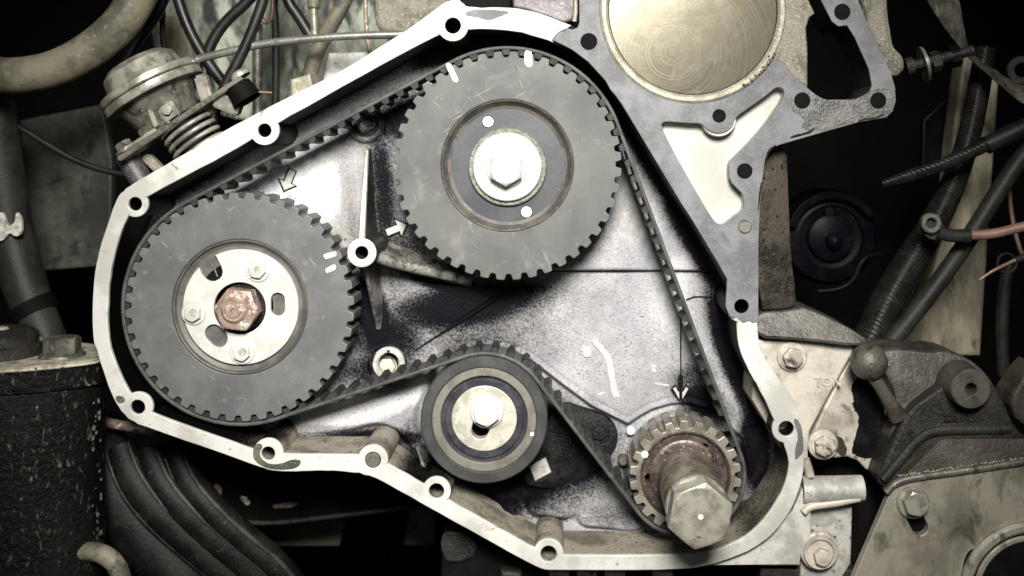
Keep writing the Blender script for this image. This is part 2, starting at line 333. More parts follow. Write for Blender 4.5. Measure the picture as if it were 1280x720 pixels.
class MB:
    """collects shapes given in (x, y, h) and links them as ONE mesh object"""
    def __init__(self):
        self.v, self.f = [], []
        self.flat = False

    def add(self, v, f):
        n = len(self.v)
        self.v += v
        self.f += [tuple(i + n for i in q) for q in f]

    def plate(self, adds, subs, h1, h0, bev=0.0, draft=0.0):
        """extrude the union of adds minus subs from h0 up to h1 (a number or a function of x, y); bev rounds the upper edge"""
        self.flat = True
        polys = [ccw(p) for p in adds + subs]
        vs, fs = [], []
        for p in polys:
            n = len(vs)
            vs += [Vector(q[:2]) for q in p]
            fs.append(list(range(n, n + len(p))))
        ov, oe, of, ovo, oeo, ofo = delaunay_2d_cdt(vs, [], fs, 0, 1e-4)
        na = len(adds)
        tri = []
        for q, src in zip(of, ofo):
            if any(s < na for s in src) and not any(s >= na for s in src):
                a, b, c = (ov[i] for i in q)
                ar = (b - a).cross(c - a)
                if abs(ar) < 1e-9:
                    continue
                tri.append(tuple(q) if ar > 0 else tuple(reversed(q)))
        de = set()
        for t in tri:
            for i in range(3):
                de.add((t[i], t[(i + 1) % 3]))
        bd = [(a, b) for a, b in de if (b, a) not in de]
        used = sorted({i for t in tri for i in t})
        ix = {o: k for k, o in enumerate(used)}
        nxt, prv = {}, {}
        for a, b in bd:
            nxt[a] = b; prv[b] = a
        H = h1 if callable(h1) else (lambda x, y: h1)
        H0 = h0 if callable(h0) else (lambda x, y: h0)
        n = len(used)

        def off(i, d):
            p = ov[i]
            if i not in nxt or i not in prv:
                return p
            e1 = (p - ov[prv[i]]).normalized(); e2 = (ov[nxt[i]] - p).normalized()
            n1 = Vector((-e1.y, e1.x)); n2 = Vector((-e2.y, e2.x))
            m = n1 + n2
            if m.length < 1e-6:
                return p
            m.normalize()
            return p + m * (d / max(0.45, m.dot(n1)))
        rings = [(0.0, 1.0), (0.3, 0.3), (1.0, 0.0)] if bev > 0 else [(0.0, 0.0)]
        V = []
        for o_, d_ in rings:
            for i in used:
                q = off(i, o_ * bev)
                V.append((q.x, q.y, H(ov[i].x, ov[i].y) - d_ * bev))
        base = len(V)
        for i in used:
            q = off(i, -draft)
            V.append((q.x, q.y, H0(q.x, q.y)))
        F = []
        top = (len(rings) - 1) * n
        for t in tri:
            F.append(tuple(top + ix[i] for i in t))
            F.append(tuple(base + ix[i] for i in reversed(t)))
        for a, b in bd:
            A, B = ix[a], ix[b]
            F.append((base + A, base + B, B, A))
            for k in range(len(rings) - 1):
                F.append((k * n + A, k * n + B, (k + 1) * n + B, (k + 1) * n + A))
        self.add(V, F)
        return self

    def lathe(self, o, prof, n=48, axis=(0, 0, 1), a0=0.0, closed=False):
        """revolve (r, t) about axis through o; ends at r = 0 become caps"""
        ax = Vector(axis).normalized()
        ref = Vector((1, 0, 0)) if abs(ax.x) < 0.9 else Vector((0, 1, 0))
        e1 = (ref - ax * ref.dot(ax)).normalized(); e2 = ax.cross(e1)
        O = Vector(o)
        V, F, rows = [], [], []
        for r, t in prof:
            if r <= 1e-6:
                rows.append([len(V)]); V.append(tuple(O + ax * t))
            else:
                row = []
                for i in range(n):
                    a = a0 + 2 * PI * i / n
                    row.append(len(V)); V.append(tuple(O + ax * t + (e1 * math.cos(a) + e2 * math.sin(a)) * r))
                rows.append(row)
        pr = list(zip(rows, rows[1:]))
        if closed:
            pr.append((rows[-1], rows[0]))
        for A, B in pr:
            for i in range(n):
                j = (i + 1) % n
                if len(A) == 1 and len(B) == 1:
                    continue
                if len(A) == 1:
                    F.append((A[0], B[i], B[j]))
                elif len(B) == 1:
                    F.append((A[i], A[j], B[0]))
                else:
                    F.append((A[i], A[j], B[j], B[i]))
        if not closed:
            if len(rows[0]) > 1:
                F.append(tuple(reversed(rows[0])))
            if len(rows[-1]) > 1:
                F.append(tuple(rows[-1]))
        self.add(V, F)
        return self

    def ring(self, o, r0, r1, h0, h1, n=64, b=1.0, axis=(0, 0, 1)):
        return self.lathe(o, [(r0, h0), (r1, h0), (r1, h1 - b), (r1 - b, h1), (r0 + b, h1), (r0, h1 - b)], n, axis, closed=True)

    def hexa(self, o, R, t, axis=(0, 0, 1), a0=0.0, dome=0.0):
        """a hexagon head with a turned chamfer at its corners"""
        ax = Vector(axis).normalized()
        ref = Vector((1, 0, 0)) if abs(ax.x) < 0.9 else Vector((0, 1, 0))
        e1 = (ref - ax * ref.dot(ax)).normalized(); e2 = ax.cross(e1)
        O = Vector(o); n = 36; ap = R * math.cos(PI / 6)
        def hr(a):
            m = (a % (PI / 3)) - PI / 6
            return ap / math.cos(m)
        V, F, rows = [], [], []
        for k in range(4):
            row = []
            for i in range(n):
                a = 2 * PI * i / n
                r = hr(a)
                c = (r - ap) * 0.62
                rr, tt = [(r, 0), (r, t - c - 0.4), (min(r, ap) * 0.985, t - 0.1), (ap * 0.93, t)][k]
                d = e1 * math.cos(a + a0) + e2 * math.sin(a + a0)
                row.append(len(V)); V.append(tuple(O + d * rr + ax * tt))
            rows.append(row)
        for A, B in zip(rows, rows[1:]):
            for i in range(n):
                j = (i + 1) % n
                F.append((A[i], A[j], B[j], B[i]))
        F.append(tuple(reversed(rows[0]))); 
        c = len(V); V.append(tuple(O + ax * (t + dome)))
        for i in range(n):
            F.append((rows[-1][i], rows[-1][(i + 1) % n], c))
        self.add(V, F)
        return self

    def tube(self, pts, r, n=14, sm=2, caps=True):
        """a round bar along pts (x, y, h); r a number or one per point"""
        rs = r if isinstance(r, (list, tuple)) else [r] * len(pts)
        P = chaikin([tuple(p) + (q,) for p, q in zip(pts, rs)], sm, False)
        V, F = [], []
        e = None
        for i, p in enumerate(P):
            a = Vector(P[max(0, i - 1)][:3]); b = Vector(P[min(len(P) - 1, i + 1)][:3])
            d = (b - a).normalized()
            if e is None:
                e = d.orthogonal().normalized()
            e = (e - d * e.dot(d)).normalized()
            g = d.cross(e)
            for k in range(n):
                t = 2 * PI * k / n
                V.append(tuple(Vector(p[:3]) + (e * math.cos(t) + g * math.sin(t)) * p[3]))
        for i in range(len(P) - 1):
            for k in range(n):
                j = (k + 1) % n
                F.append((i * n + k, i * n + j, (i + 1) * n + j, (i + 1) * n + k))
        if caps:
            F.append(tuple(reversed(range(n)))); F.append(tuple(range((len(P) - 1) * n, len(P) * n)))
        self.add(V, F)
        return self

    def ridge(self, path, hb, n=7):
        """a cast rib: path of (x, y, top height, half width on top, half width at the foot)"""
        P = chaikin(path, 2, False)
        V, F = [], []
        prof = [(-1.0, 0.0, 1), (-0.42, 0.45, 1), (-1.0, 0.86, 0), (-0.6, 0.975, 0), (0, 1.0, 0), (0.6, 0.975, 0), (1.0, 0.86, 0), (0.42, 0.45, 1), (1.0, 0.0, 1)]
        m = len(prof)
        for i, p in enumerate(P):
            a, b = P[max(0, i - 1)], P[min(len(P) - 1, i + 1)]
            dx, dy = b[0] - a[0], b[1] - a[1]
            l = math.hypot(dx, dy); nx, ny = -dy / l, dx / l
            for s, t, w in prof:
                half = p[4] if w else p[3]
                if w and t > 0:
                    half = p[4]
                V.append((p[0] + nx * s * half, p[1] + ny * s * half, hb + (p[2] - hb) * t))
        for i in range(len(P) - 1):
            for k in range(m - 1):
                F.append((i * m + k, i * m + k + 1, (i + 1) * m + k + 1, (i + 1) * m + k))
        F.append(tuple(reversed(range(m)))); F.append(tuple(range((len(P) - 1) * m, len(P) * m)))
        self.add(V, F)
        return self

    def box(self, c, ex, ey, ez):
        """box about c with half-axis vectors"""
        c, ex, ey, ez = Vector(c), Vector(ex), Vector(ey), Vector(ez)
        V = [tuple(c + ex * a + ey * b + ez * d) for d in (-1, 1) for b in (-1, 1) for a in (-1, 1)]
        self.add(V, [(0, 1, 3, 2), (4, 6, 7, 5), (0, 4, 5, 1), (2, 3, 7, 6), (0, 2, 6, 4), (1, 5, 7, 3)])
        return self

    def build(self, name, material, parent=None, angle=None, bevel=0.0, label=None, flip=True):
        if parent is not None:
            org = parent['_o'] if '_o' in parent else (0, 0, 0)
            org = Vector(org)
        else:
            xs = np.array(self.v)
            c = (xs.min(0) + xs.max(0)) / 2
            org = W(c[0], c[1], c[2])
        me = bpy.data.meshes.new(name)
        me.from_pydata([tuple(W(*p) - org) for p in self.v], [], self.f)
        bm = bmesh.new(); bm.from_mesh(me)
        bmesh.ops.remove_doubles(bm, verts=bm.verts, dist=1e-7)
        if bevel:
            es = [e for e in bm.edges if len(e.link_faces) == 2 and e.calc_face_angle(0) > math.radians(40)]
            bmesh.ops.bevel(bm, geom=es, offset=bevel * U, segments=2, affect='EDGES', clamp_overlap=True)
        bmesh.ops.recalc_face_normals(bm, faces=bm.faces)
        bm.to_mesh(me); bm.free()
        me.polygons.foreach_set('use_smooth', [True] * len(me.polygons))
        me.set_sharp_from_angle(angle=math.radians(angle or (18 if self.flat else 32)))
        me.materials.append(MATS[material])
        o = bpy.data.objects.new(name, me)
        COL.objects.link(o)
        if parent is not None:
            o.parent = parent
            o['_o'] = tuple(org)
        else:
            o.location = org
            o['_o'] = tuple(org)
        if label:
            o['label'] = label
        return o

def tag(o, label, cat, group=None, kind=None):
    o['label'] = label; o['category'] = cat
    if group: o['group'] = group
    if kind: o['kind'] = kind
    return o

def thing(name, label, cat, x, y, h, group=None):
    o = bpy.data.objects.new(name, None)
    COL.objects.link(o)
    o.location = W(x, y, h)
    o.empty_display_size = 0.01
    o['_o'] = tuple(o.location)
    return tag(o, label, cat, group)

def structure(o):
    o['kind'] = 'structure'
    return o

def dent(pts, amt, seed):
    r = random.Random(seed)
    return [(x + r.uniform(-amt, amt), y + r.uniform(-amt, amt)) for x, y in pts]

def lettering(body, x, y, h, size, ang, material, parent, depth=1.5, name='lettering'):
    c = bpy.data.curves.new(name, 'FONT')
    c.body = body; c.size = size * U; c.extrude = depth * U; c.bevel_depth = 0.35 * U
    c.align_x = 'CENTER'; c.align_y = 'CENTER'
    t = bpy.data.objects.new(name, c); COL.objects.link(t)
    bpy.context.view_layer.update()
    me = bpy.data.meshes.new_from_object(t.evaluated_get(bpy.context.evaluated_depsgraph_get()))
    bpy.data.objects.remove(t, do_unlink=True)
    org = Vector(parent['_o'])
    me.transform(Matrix.Rotation(-ang, 4, 'Y') @ Matrix.Rotation(PI / 2, 4, 'X'))
    me.materials.clear(); me.materials.append(MATS[material])
    o = bpy.data.objects.new(name, me); COL.objects.link(o)
    o.parent = parent; o.location = W(x, y, h) - org
    return o

# ================================================================== THE TIMING CASE
HB = -95.0                 # level of the case's back plate
OUT = [(115.5, 420), (115, 371), (120.5, 322), (137.5, 270), (147, 245), (158, 234), (183, 220), (241, 186), (300, 152.5), (370, 116), (422, 92), (471, 61),
       (514, 33.6), (549, 8), (558, 1), (573, -2), (579, 5), (584, 9), (630, 9), (650, 10.5), (680, 18), (705, 28), (725, 36), (745, 75), (770, 100), (790, 135), (843, 214),
       (864, 248), (877, 268), (910, 322), (930, 352), (940, 380), (947.6, 404), (947.6, 426), (955, 447), (973.6, 471.7), (986, 490), (996.5, 511),
       (1000.5, 524), (1005, 551), (1005.5, 572.5), (1003.7, 598), (993, 630), (980, 651.6), (961, 673), (938, 688), (925, 694), (891, 706), (852, 713), (690, 713), (676, 712), (630, 687),
       (560, 648), (485.6, 606), (465, 595.4), (439, 590), (403, 588), (364, 590), (336, 588.5), (312, 579), (240, 554), (171, 530), (156, 521), (143.6, 502), (134.5, 481), (121, 440)]
INN = [(134.5, 423), (134.5, 371), (139, 331), (153, 282.5), (165, 262), (183, 246), (232, 220), (287, 191), (349, 153), (440, 102), (544.5, 44), (570, 37), (589, 36),
       (630, 36.7), (666, 44), (715, 62), (735, 77), (757, 101), (767, 119), (777, 130), (831, 220), (852, 255), (864, 273), (897, 328), (915, 359), (921, 385), (921, 420),
       (925.6, 441), (938, 468.6), (949, 485), (963, 514), (978, 550), (987, 575.5), (984, 598), (974.5, 620), (956, 649), (929, 674), (891, 689.5), (867.5, 694), (705, 694),
       (680, 692), (630, 664), (563, 627), (524, 602), (484, 579), (470, 570), (439, 568), (362, 568), (325, 565), (308.6, 559), (191, 517.5), (175, 508), (159, 487), (143.6, 453)]
BOSS = [(330.5, 163, 18.5, 8.5), (566, 32, 19.5, 10), (168.7, 255, 16.5, 8.5), (172, 509, 19, 9), (335, 567, 19, 8.5), (466, 575, 19, 10), (545.5, 614, 18, 9.5),
        (685.7, 692.5, 19, 10), (983, 536, 18, 9.5), (927, 383, 20, 9)]
HZONE = [(690, 50), (697.5, 41), (708, 36), (716, 31), (740, 20), (1000, 100), (1000, 395), (948, 404), (938, 401), (930, 404), (921, 397), (905, 399), (880, 330), (700, 66)]
def nick(P, seed):
    r = random.Random(seed)
    out = []
    for x, y in P:
        a_ = 0.22 if r.random() < 0.9 else 0.8
        out.append((x + r.uniform(-a_, a_), y + r.uniform(-a_, a_)))
    return out
OUTs = nick(chaikin(OUT, 2), 3); INNs = nick(chaikin(INN, 2), 4)

case = thing('timing_case', 'open aluminium timing belt case with bright machined rim and grimy speckled back plate', 'engine case', 560, 700, -95)

holes = [circle(x, y, r, 28) for x, y, R, r in BOSS]
bosses = [circle(x, y, R, 44) for x, y, R, r in BOSS]
def flange_tris(subs_extra, h1, h0, bev, hole_list):
    """outline minus (opening minus bosses) minus holes"""
    mb = MB()
    polys = [ccw(p) for p in [OUTs, INNs] + bosses + hole_list + subs_extra]
    vs, fs = [], []
    for p in polys:
        n = len(vs); vs += [Vector(q) for q in p]; fs.append(list(range(n, n + len(p))))
    ov, oe, of, _, _, ofo = delaunay_2d_cdt(vs, [], fs, 0, 1e-4)
    nb = 2 + len(bosses); nh = nb + len(hole_list)
    tri = []
    for q, s in zip(of, ofo):
        s = set(s)
        boss = any(2 <= i < nb for i in s)
        solid = (0 in s and 1 not in s) or boss
        if solid and not any(i >= nb for i in s):
            a, b, c = (ov[i] for i in q)
            ar = (b - a).cross(c - a)
            if abs(ar) > 1e-9:
                tri.append(tuple(q) if ar > 0 else tuple(reversed(q)))
    return ov, tri

def extrude_tris(ov, tri, h1, h0, bev):
    mb = MB(); mb.flat = True
    de = {(t[i], t[(i + 1) % 3]) for t in tri for i in range(3)}
    bd = [(a, b) for a, b in de if (b, a) not in de]
    used = sorted({i for t in tri for i in t}); ix = {o: k for k, o in enumerate(used)}
    nxt = {a: b for a, b in bd}; prv = {b: a for a, b in bd}
    n = len(used)
    def off(i, d):
        p = ov[i]
        if i not in nxt: return p
        e1 = (p - ov[prv[i]]).normalized(); e2 = (ov[nxt[i]] - p).normalized()
        n1 = Vector((-e1.y, e1.x)); n2 = Vector((-e2.y, e2.x)); m = n1 + n2
        if m.length < 1e-6: return p
        m.normalize()
        return p + m * (d / max(0.45, m.dot(n1)))
    V, F = [], []
    for o_, d_ in ((0, 1), (.3, .3), (1, 0)):
        for i in used:
            q = off(i, o_ * bev); V.append((q.x, q.y, h1 - d_ * bev))
    for i in used:
        V.append((ov[i].x, ov[i].y, h0))
    for t in tri:
        F.append(tuple(2 * n + ix[i] for i in t)); F.append(tuple(3 * n + ix[i] for i in reversed(t)))
    for a, b in bd:
        A, B = ix[a], ix[b]
        for k in range(2):
            F.append((k * n + A, k * n + B, (k + 1) * n + B, (k + 1) * n + A))
        F.append((3 * n + A, 3 * n + B, B, A))
    mb.add(V, F)
    return mb

ov, tri = flange_tris([HZONE], 0, -5, 0, holes)
extrude_tris(ov, tri, 0.0, -5.0, 1.1).build('flange', 'machined_aluminium', case)
ov, tri = flange_tris([], 0, 0, 0, holes)
wall = extrude_tris(ov, tri, -5.3, -104.0, 0.2).build('side_wall', 'cast_wall', case)
def add_oil_shade(o, fn):
    org_ = Vector(case['_o'])
    a_ = o.data.attributes.new('oil', 'FLOAT', 'POINT')
    vals = []
    for v in o.data.vertices:
        p = v.co + org_
        vals.append(fn(p.x / U + 640, 360 - p.z / U, -p.y / U))
    a_.data.foreach_set('value', vals)
def wall_grime_shade(x, y, h):
    # grime and shade painted black; left tan along the lit floor and its bosses
    g = 0.95
    for u, v, a, b in ((760, 690, 150, 45), (600, 640, 80, 40), (430, 570, 120, 22), (880, 690, 50, 25)):
        g -= 1.15 * math.exp(-(((x - u) / a) ** 2 + ((y - v) / b) ** 2) ** 1.5)
    return max(-0.2, g - 0.55 * math.exp(-(((x - 965) / 40) ** 2 + ((y - 620) / 70) ** 2)))
add_oil_shade(wall, wall_grime_shade)

# a patch of old gasket stuck to the rim beside the top hole and scuffs of it near the right one
MB().plate([dent(chaikin([(581, 15), (596, 11), (640, 14), (630, 19), (612, 26), (598, 22), (583, 20)], 2), .4, 3)], [], 0.5, 0.05).build('gasket_remnant', 'gasket', case)
MB().plate([dent(chaikin([(991, 523), (999, 524), (1004, 545), (1004.5, 565), (999, 571), (993, 576), (994, 560), (998, 548), (995, 535)], 2), .3, 5)], [], 0.5, 0.05).build('gasket_remnant', 'gasket', case)
MB().plate([dent(chaikin([(317, 577), (316, 560), (323, 553), (329, 557), (325, 567), (333, 580), (352, 580), (364, 574), (378, 575), (372, 586), (340, 588)], 2), .3, 6)], [circle(335, 567, 10, 20)], 0.4, 0.05).build('gasket_remnant', 'dull_metal', case)
MB().plate([dent(chaikin([(143.5, 496), (150, 494), (157, 498), (155, 504), (147, 504)], 2), .3, 7)], [], 0.4, 0.05).build('gasket_remnant', 'dull_metal', case)

dp = MB().lathe((466, 575, -30), [(0, 0), (9.2, 0), (9.2, 31), (8.2, 32.3), (0, 32.3)], 32).build('dowel_pin', 'dull_metal', case)

# ---- the back plate: a cast surface with steps, pads, sockets and fillets
def seg_d(X, Y, p, q):
    dx, dy = q[0] - p[0], q[1] - p[1]
    t = np.clip(((X - p[0]) * dx + (Y - p[1]) * dy) / (dx * dx + dy * dy + 1e-9), 0, 1)
    return np.hypot(X - p[0] - t * dx, Y - p[1] - t * dy)

def poly_d(X, Y, pts, closed=True):
    d = np.full(X.shape, 1e9)
    m = len(pts)
    for i in range(m if closed else m - 1):
        d = np.minimum(d, seg_d(X, Y, pts[i], pts[(i + 1) % m]))
    return d

def inside(X, Y, pts):
    r = np.zeros(X.shape, bool)
    m = len(pts)
    for i in range(m):
        (x0, y0), (x1, y1) = pts[i], pts[(i + 1) % m]
        if y0 == y1: continue
        c = ((Y < y0) != (Y < y1)) & (X < (x1 - x0) * (Y - y0) / (y1 - y0) + x0)
        r ^= c
    return r

def sdf(X, Y, pts):
    d = poly_d(X, Y, pts)
    return np.where(inside(X, Y, pts), -d, d)

def sst(a, b, x):
    t = np.clip((x - a) / (b - a), 0, 1)
    return t * t * (3 - 2 * t)

STEP = 2.2
gx = np.arange(100, 1012, STEP); gy = np.arange(-6, 726, STEP)
TX, TY = np.meshgrid(gx, gy)                    # true coordinates
kb = (D - HB) / D
AU = FX + (TX - FX) / kb; AV = FY + (TY - FY) / kb   # where the plate's points show on the case face
dwall = sdf(TX, TY, INNs)
keep_ = (dwall < 4)
Hh = np.zeros(TX.shape)
Hh += 13 * (1 - np.sqrt(np.clip(1 - (1 - np.clip(-dwall, 0, 13) / 13) ** 2, 0, 1)))          # fillet to the wall
low = [(519, 438), (545, 421), (575, 402), (640, 359), (665, 345), (688, 338.5), (760, 338), (900, 339), (960, 420), (1000, 560), (940, 690), (700, 700), (520, 620), (500, 480)]
sl = sdf(AU, AV, low)
fade = sst(515, 600, AU)
Hh -= 6 * sst(2.2, -2.2, sl) * fade * (1 - sst(470, 530, AV))
arc = [(536, 472), (548, 452), (575, 437), (605, 431.5), (640, 438), (662, 449), (700, 478), (740, 507), (785, 529), (797, 521), (815, 511), (840, 504.5), (862, 504), (885, 510), (908, 525), (930, 548),
       (938, 600), (925, 650), (830, 668), (790, 640), (720, 648), (655, 610), (600, 600), (540, 560)]
sa = sdf(AU, AV, arc)
Hh -= 13 * sst(3, -5, sa)
Hh += 4.5 * np.exp(-((sa + 0.5) / 3.2) ** 2) * (AV < 560)
Hh -= 2.2 * np.exp(-((sa - 5.5) / 2.2) ** 2) * (AV < 540)
pad = [(352, 532), (372, 522), (420, 507), (470, 490), (505, 480), (538, 472), (533, 492), (520, 512), (524, 540), (530, 562), (524, 570), (508, 548), (492, 532), (470, 528), (440, 536), (400, 541), (365, 541)]
sp_ = sdf(AU, AV, chaikin(pad, 2))
Hh += 16 * sst(5, -6, sp_)
lump = [(656, 618), (690, 612), (720, 598), (748, 590), (775, 596), (800, 640), (806, 655), (790, 660), (760, 657), (728, 655), (718, 644), (700, 645), (680, 642), (660, 640)]
Hh += 20 * sst(4, -6, sdf(AU, AV, chaikin(lump, 2)))
lump2 = [(622, 634), (632, 624), (645, 622), (650, 634), (642, 644), (626, 642)]
Hh += 14 * sst(4, -5, sdf(AU, AV, chaikin(lump2, 2)))
for (cx_, cy_, r_) in ((459, 155, 22), (485, 456, 21.5)):
    rr = np.hypot(AU - cx_, AV - cy_)
    Hh += 11 * sst(r_ + 3, r_ - 1, rr) - 30 * sst(r_ - 5.5, r_ - 8.5, rr)
rg = np.hypot(AU - 857, AV - 592)
Hh += 5 * np.exp(-((rg - 80) / 5.0) ** 2) * (AV < 600)
side_ = [(917, 546), (935, 536), (960, 528), (990, 560), (980, 640), (930, 668), (912, 600)]
Hh -= 4 * sst(1.5, -1.5, sdf(AU, AV, side_))
for (cx_, cy_, r_) in ((352, 152, 17), (238, 190, 16), (548, 52, 17)):     # cored pads near the rim
    Hh += 9 * sst(4, -4, sdf(AU, AV, ellipse(cx_, cy_, r_, 8, -0.5)))
rng = np.random.default_rng(4)
def vnoise(px, amp):
    n0 = rng.normal(size=(int(740 / px) + 4, int(930 / px) + 4))
    xi = (TX - 100) / px; yi = (TY + 6) / px
    x0 = xi.astype(int); y0 = yi.astype(int); fx = xi - x0; fy = yi - y0
    fx = fx * fx * (3 - 2 * fx); fy = fy * fy * (3 - 2 * fy)
    return amp * ((n0[y0, x0] * (1 - fx) + n0[y0, x0 + 1] * fx) * (1 - fy) + (n0[y0 + 1, x0] * (1 - fx) + n0[y0 + 1, x0 + 1] * fx) * fy)
Hh += vnoise(40, 0.7) + vnoise(12, 0.22)
# oil and dust smears, plus shade painted along walls and under the cam pulley
OIL_SHADE = [  # u, v, half length, half width, angle, strength
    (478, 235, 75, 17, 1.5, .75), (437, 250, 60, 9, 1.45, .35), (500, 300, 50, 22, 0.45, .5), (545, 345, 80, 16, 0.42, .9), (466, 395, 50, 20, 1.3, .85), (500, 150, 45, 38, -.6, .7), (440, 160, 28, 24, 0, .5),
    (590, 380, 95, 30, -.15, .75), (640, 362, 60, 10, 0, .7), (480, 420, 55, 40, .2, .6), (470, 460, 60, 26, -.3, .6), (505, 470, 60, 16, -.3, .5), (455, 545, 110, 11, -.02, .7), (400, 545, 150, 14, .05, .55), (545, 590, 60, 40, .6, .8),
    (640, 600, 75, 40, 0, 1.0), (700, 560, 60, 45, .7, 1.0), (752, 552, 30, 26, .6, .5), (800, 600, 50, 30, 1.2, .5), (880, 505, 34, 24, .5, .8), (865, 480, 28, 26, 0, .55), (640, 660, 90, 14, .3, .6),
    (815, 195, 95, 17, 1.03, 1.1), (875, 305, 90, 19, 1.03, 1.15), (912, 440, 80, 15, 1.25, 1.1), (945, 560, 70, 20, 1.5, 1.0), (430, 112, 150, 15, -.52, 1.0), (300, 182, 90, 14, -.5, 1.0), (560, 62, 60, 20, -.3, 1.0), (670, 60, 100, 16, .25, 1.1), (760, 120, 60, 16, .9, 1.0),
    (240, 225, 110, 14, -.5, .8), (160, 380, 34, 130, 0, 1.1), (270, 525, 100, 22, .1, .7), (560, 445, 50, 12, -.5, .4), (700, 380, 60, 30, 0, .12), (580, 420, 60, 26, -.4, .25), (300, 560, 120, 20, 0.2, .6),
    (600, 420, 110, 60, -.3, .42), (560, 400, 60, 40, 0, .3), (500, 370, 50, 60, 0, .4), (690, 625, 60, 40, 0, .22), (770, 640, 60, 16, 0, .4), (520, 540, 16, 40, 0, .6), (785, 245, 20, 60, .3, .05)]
oil = np.zeros(TX.shape)  # one mask for oil smears and painted shade
for u, v, a, b, an, s in OIL_SHADE:
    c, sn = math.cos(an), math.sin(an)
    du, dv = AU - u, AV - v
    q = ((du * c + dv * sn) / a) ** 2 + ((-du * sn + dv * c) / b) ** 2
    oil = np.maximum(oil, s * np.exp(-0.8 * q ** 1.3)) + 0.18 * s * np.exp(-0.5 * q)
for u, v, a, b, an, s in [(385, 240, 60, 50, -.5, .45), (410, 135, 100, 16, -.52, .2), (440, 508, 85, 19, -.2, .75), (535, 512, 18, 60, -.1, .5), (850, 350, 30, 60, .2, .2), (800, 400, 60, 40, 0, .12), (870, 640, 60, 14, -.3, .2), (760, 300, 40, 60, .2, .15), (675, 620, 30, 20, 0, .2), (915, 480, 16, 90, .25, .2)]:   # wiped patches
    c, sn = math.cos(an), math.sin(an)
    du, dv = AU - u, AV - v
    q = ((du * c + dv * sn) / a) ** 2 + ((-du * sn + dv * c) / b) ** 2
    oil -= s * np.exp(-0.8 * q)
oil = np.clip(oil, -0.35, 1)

ny, nx = TX.shape
ids = -np.ones(TX.shape, int)
vk = keep_
ids[vk] = np.arange(vk.sum())
pv = [tuple(p) for p in np.stack([TX[vk], TY[vk], HB + Hh[vk]], 1)]
a = ids[:-1, :-1]; b = ids[:-1, 1:]; c = ids[1:, 1:]; d = ids[1:, :-1]
ok = (a >= 0) & (b >= 0) & (c >= 0) & (d >= 0)
pf = [tuple(int(i) for i in q) for q in np.stack([a[ok], d[ok], c[ok], b[ok]], 1)]
me = bpy.data.meshes.new('back_plate')
org = Vector(case['_o'])
me.from_pydata([tuple(W(*p) - org) for p in pv], [], pf)
me.polygons.foreach_set('use_smooth', [True] * len(me.polygons))
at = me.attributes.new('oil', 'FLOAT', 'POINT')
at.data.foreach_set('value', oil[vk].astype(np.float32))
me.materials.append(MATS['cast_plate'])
bp = bpy.data.objects.new('back_plate', me); COL.objects.link(bp); bp.parent = case

# post with a tapped hole, and the ribs that brace it
px_, py_ = 452, 316
post = MB().lathe((px_, py_, HB - 2), [(19.5, 0), (18.4, 20), (17.6, 94), (9, 94), (7.6, 40), (0, 40)], 44).build('cover_post', 'dark_casting', case)
MB().ring((px_, py_, HB - 2), 8.2, 18.2, 94, 97, 44, 1).build('post_face', 'machined_aluminium', post)
def rib(pts, hs, wt, wb, m):
    P = [(*T(u, v, h), h, a, b) for (u, v), h, a, b in zip(pts, hs, wt, wb)]
    MB().ridge(P, HB - 3).build('rib', m, case, angle=50)
rib([(459, 186), (457, 215), (454, 262), (452, 300)], [-84, -60, -40, -12], [1.0, 2.0, 2.8, 3.4], [4, 5, 6, 7], 'dark_casting')
P_ = [(*T(u, v, h), h, a_, a_ + .4) for (u, v), h, a_ in (((459, 187), -83, .8), ((457, 215), -59.4, 1.8), ((454, 262), -39.2, 2.6), ((452, 301), -11, 3.2))]
V_ = MB()
Pc = chaikin(P_, 2, False)
vv, ff = [], []
for i_, p_ in enumerate(Pc):
    for s1 in (-1, 1):
        vv.append((p_[0] + s1 * p_[3], p_[1], p_[2] + 0.5))
    for s1 in (1, -1):
        vv.append((p_[0] + s1 * (p_[3] + .5), p_[1], p_[2] - 6))
for i_ in range(len(Pc) - 1):
    for k_ in range(4):
        ff.append((i_ * 4 + k_, i_ * 4 + (k_ + 1) % 4, i_ * 4 + 4 + (k_ + 1) % 4, i_ * 4 + 4 + k_))
ff += [(0, 1, 2, 3), tuple(4 * (len(Pc) - 1) + k_ for k_ in (3, 2, 1, 0))]
V_.add(vv, ff)
V_.build('rib_crest', 'rib_pale', case)  # pale strip laid along the top of the dark rib
rib([(454, 330), (459, 352), (466, 385), (472, 412)], [-14, -40, -62, -90], [3.4, 3.2, 2.8, 2], [10, 9, 8, 6], 'cast_rib')
rib([(468, 322), (500, 331), (545, 342), (590, 352)], [-26, -46, -62, -80], [8, 8, 7, 6], [17, 16, 15, 12], 'cast_rib')
rib([(521, 560), (527, 578), (533, 600)], [-70, -60, -52], [2.5, 3, 3], [6, 6, 6], 'cast_rib')

# raised timing arrows
def arrow(u, v, ang, L, tail, wing, h):
    c, s = math.cos(ang), math.sin(ang)
    p = [(0, 0), (-wing, wing), (-wing, tail), (-L, tail), (-L, -tail), (-wing, -tail), (-wing, -wing)]
    P = [T(u + a * c - b * s, v + a * s + b * c, h) for a, b in p]
    g = [((x - 0.0) , y) for x, y in P]
    MB().plate([P], [], h, HB - 1, 1.0).build('arrow_mark', 'pale_casting', case)
    p2 = [(2.2, 0), (-wing - .5, wing + 2.6), (-wing - 1.6, tail + 1.6), (-L - 1.5, tail + 1.6), (-L - 1.5, -tail - 1.6), (-wing - 1.6, -tail - 1.6), (-wing - .5, -wing - 2.6)]
    MB().plate([[T(u + a * c - b * s, v + a * s + b * c, HB + 3) for a, b in p2]], [], HB + 3.4, HB - 1, .3).build('arrow_outline', 'oily_black', case)  # wider black arrow laid under the raised one
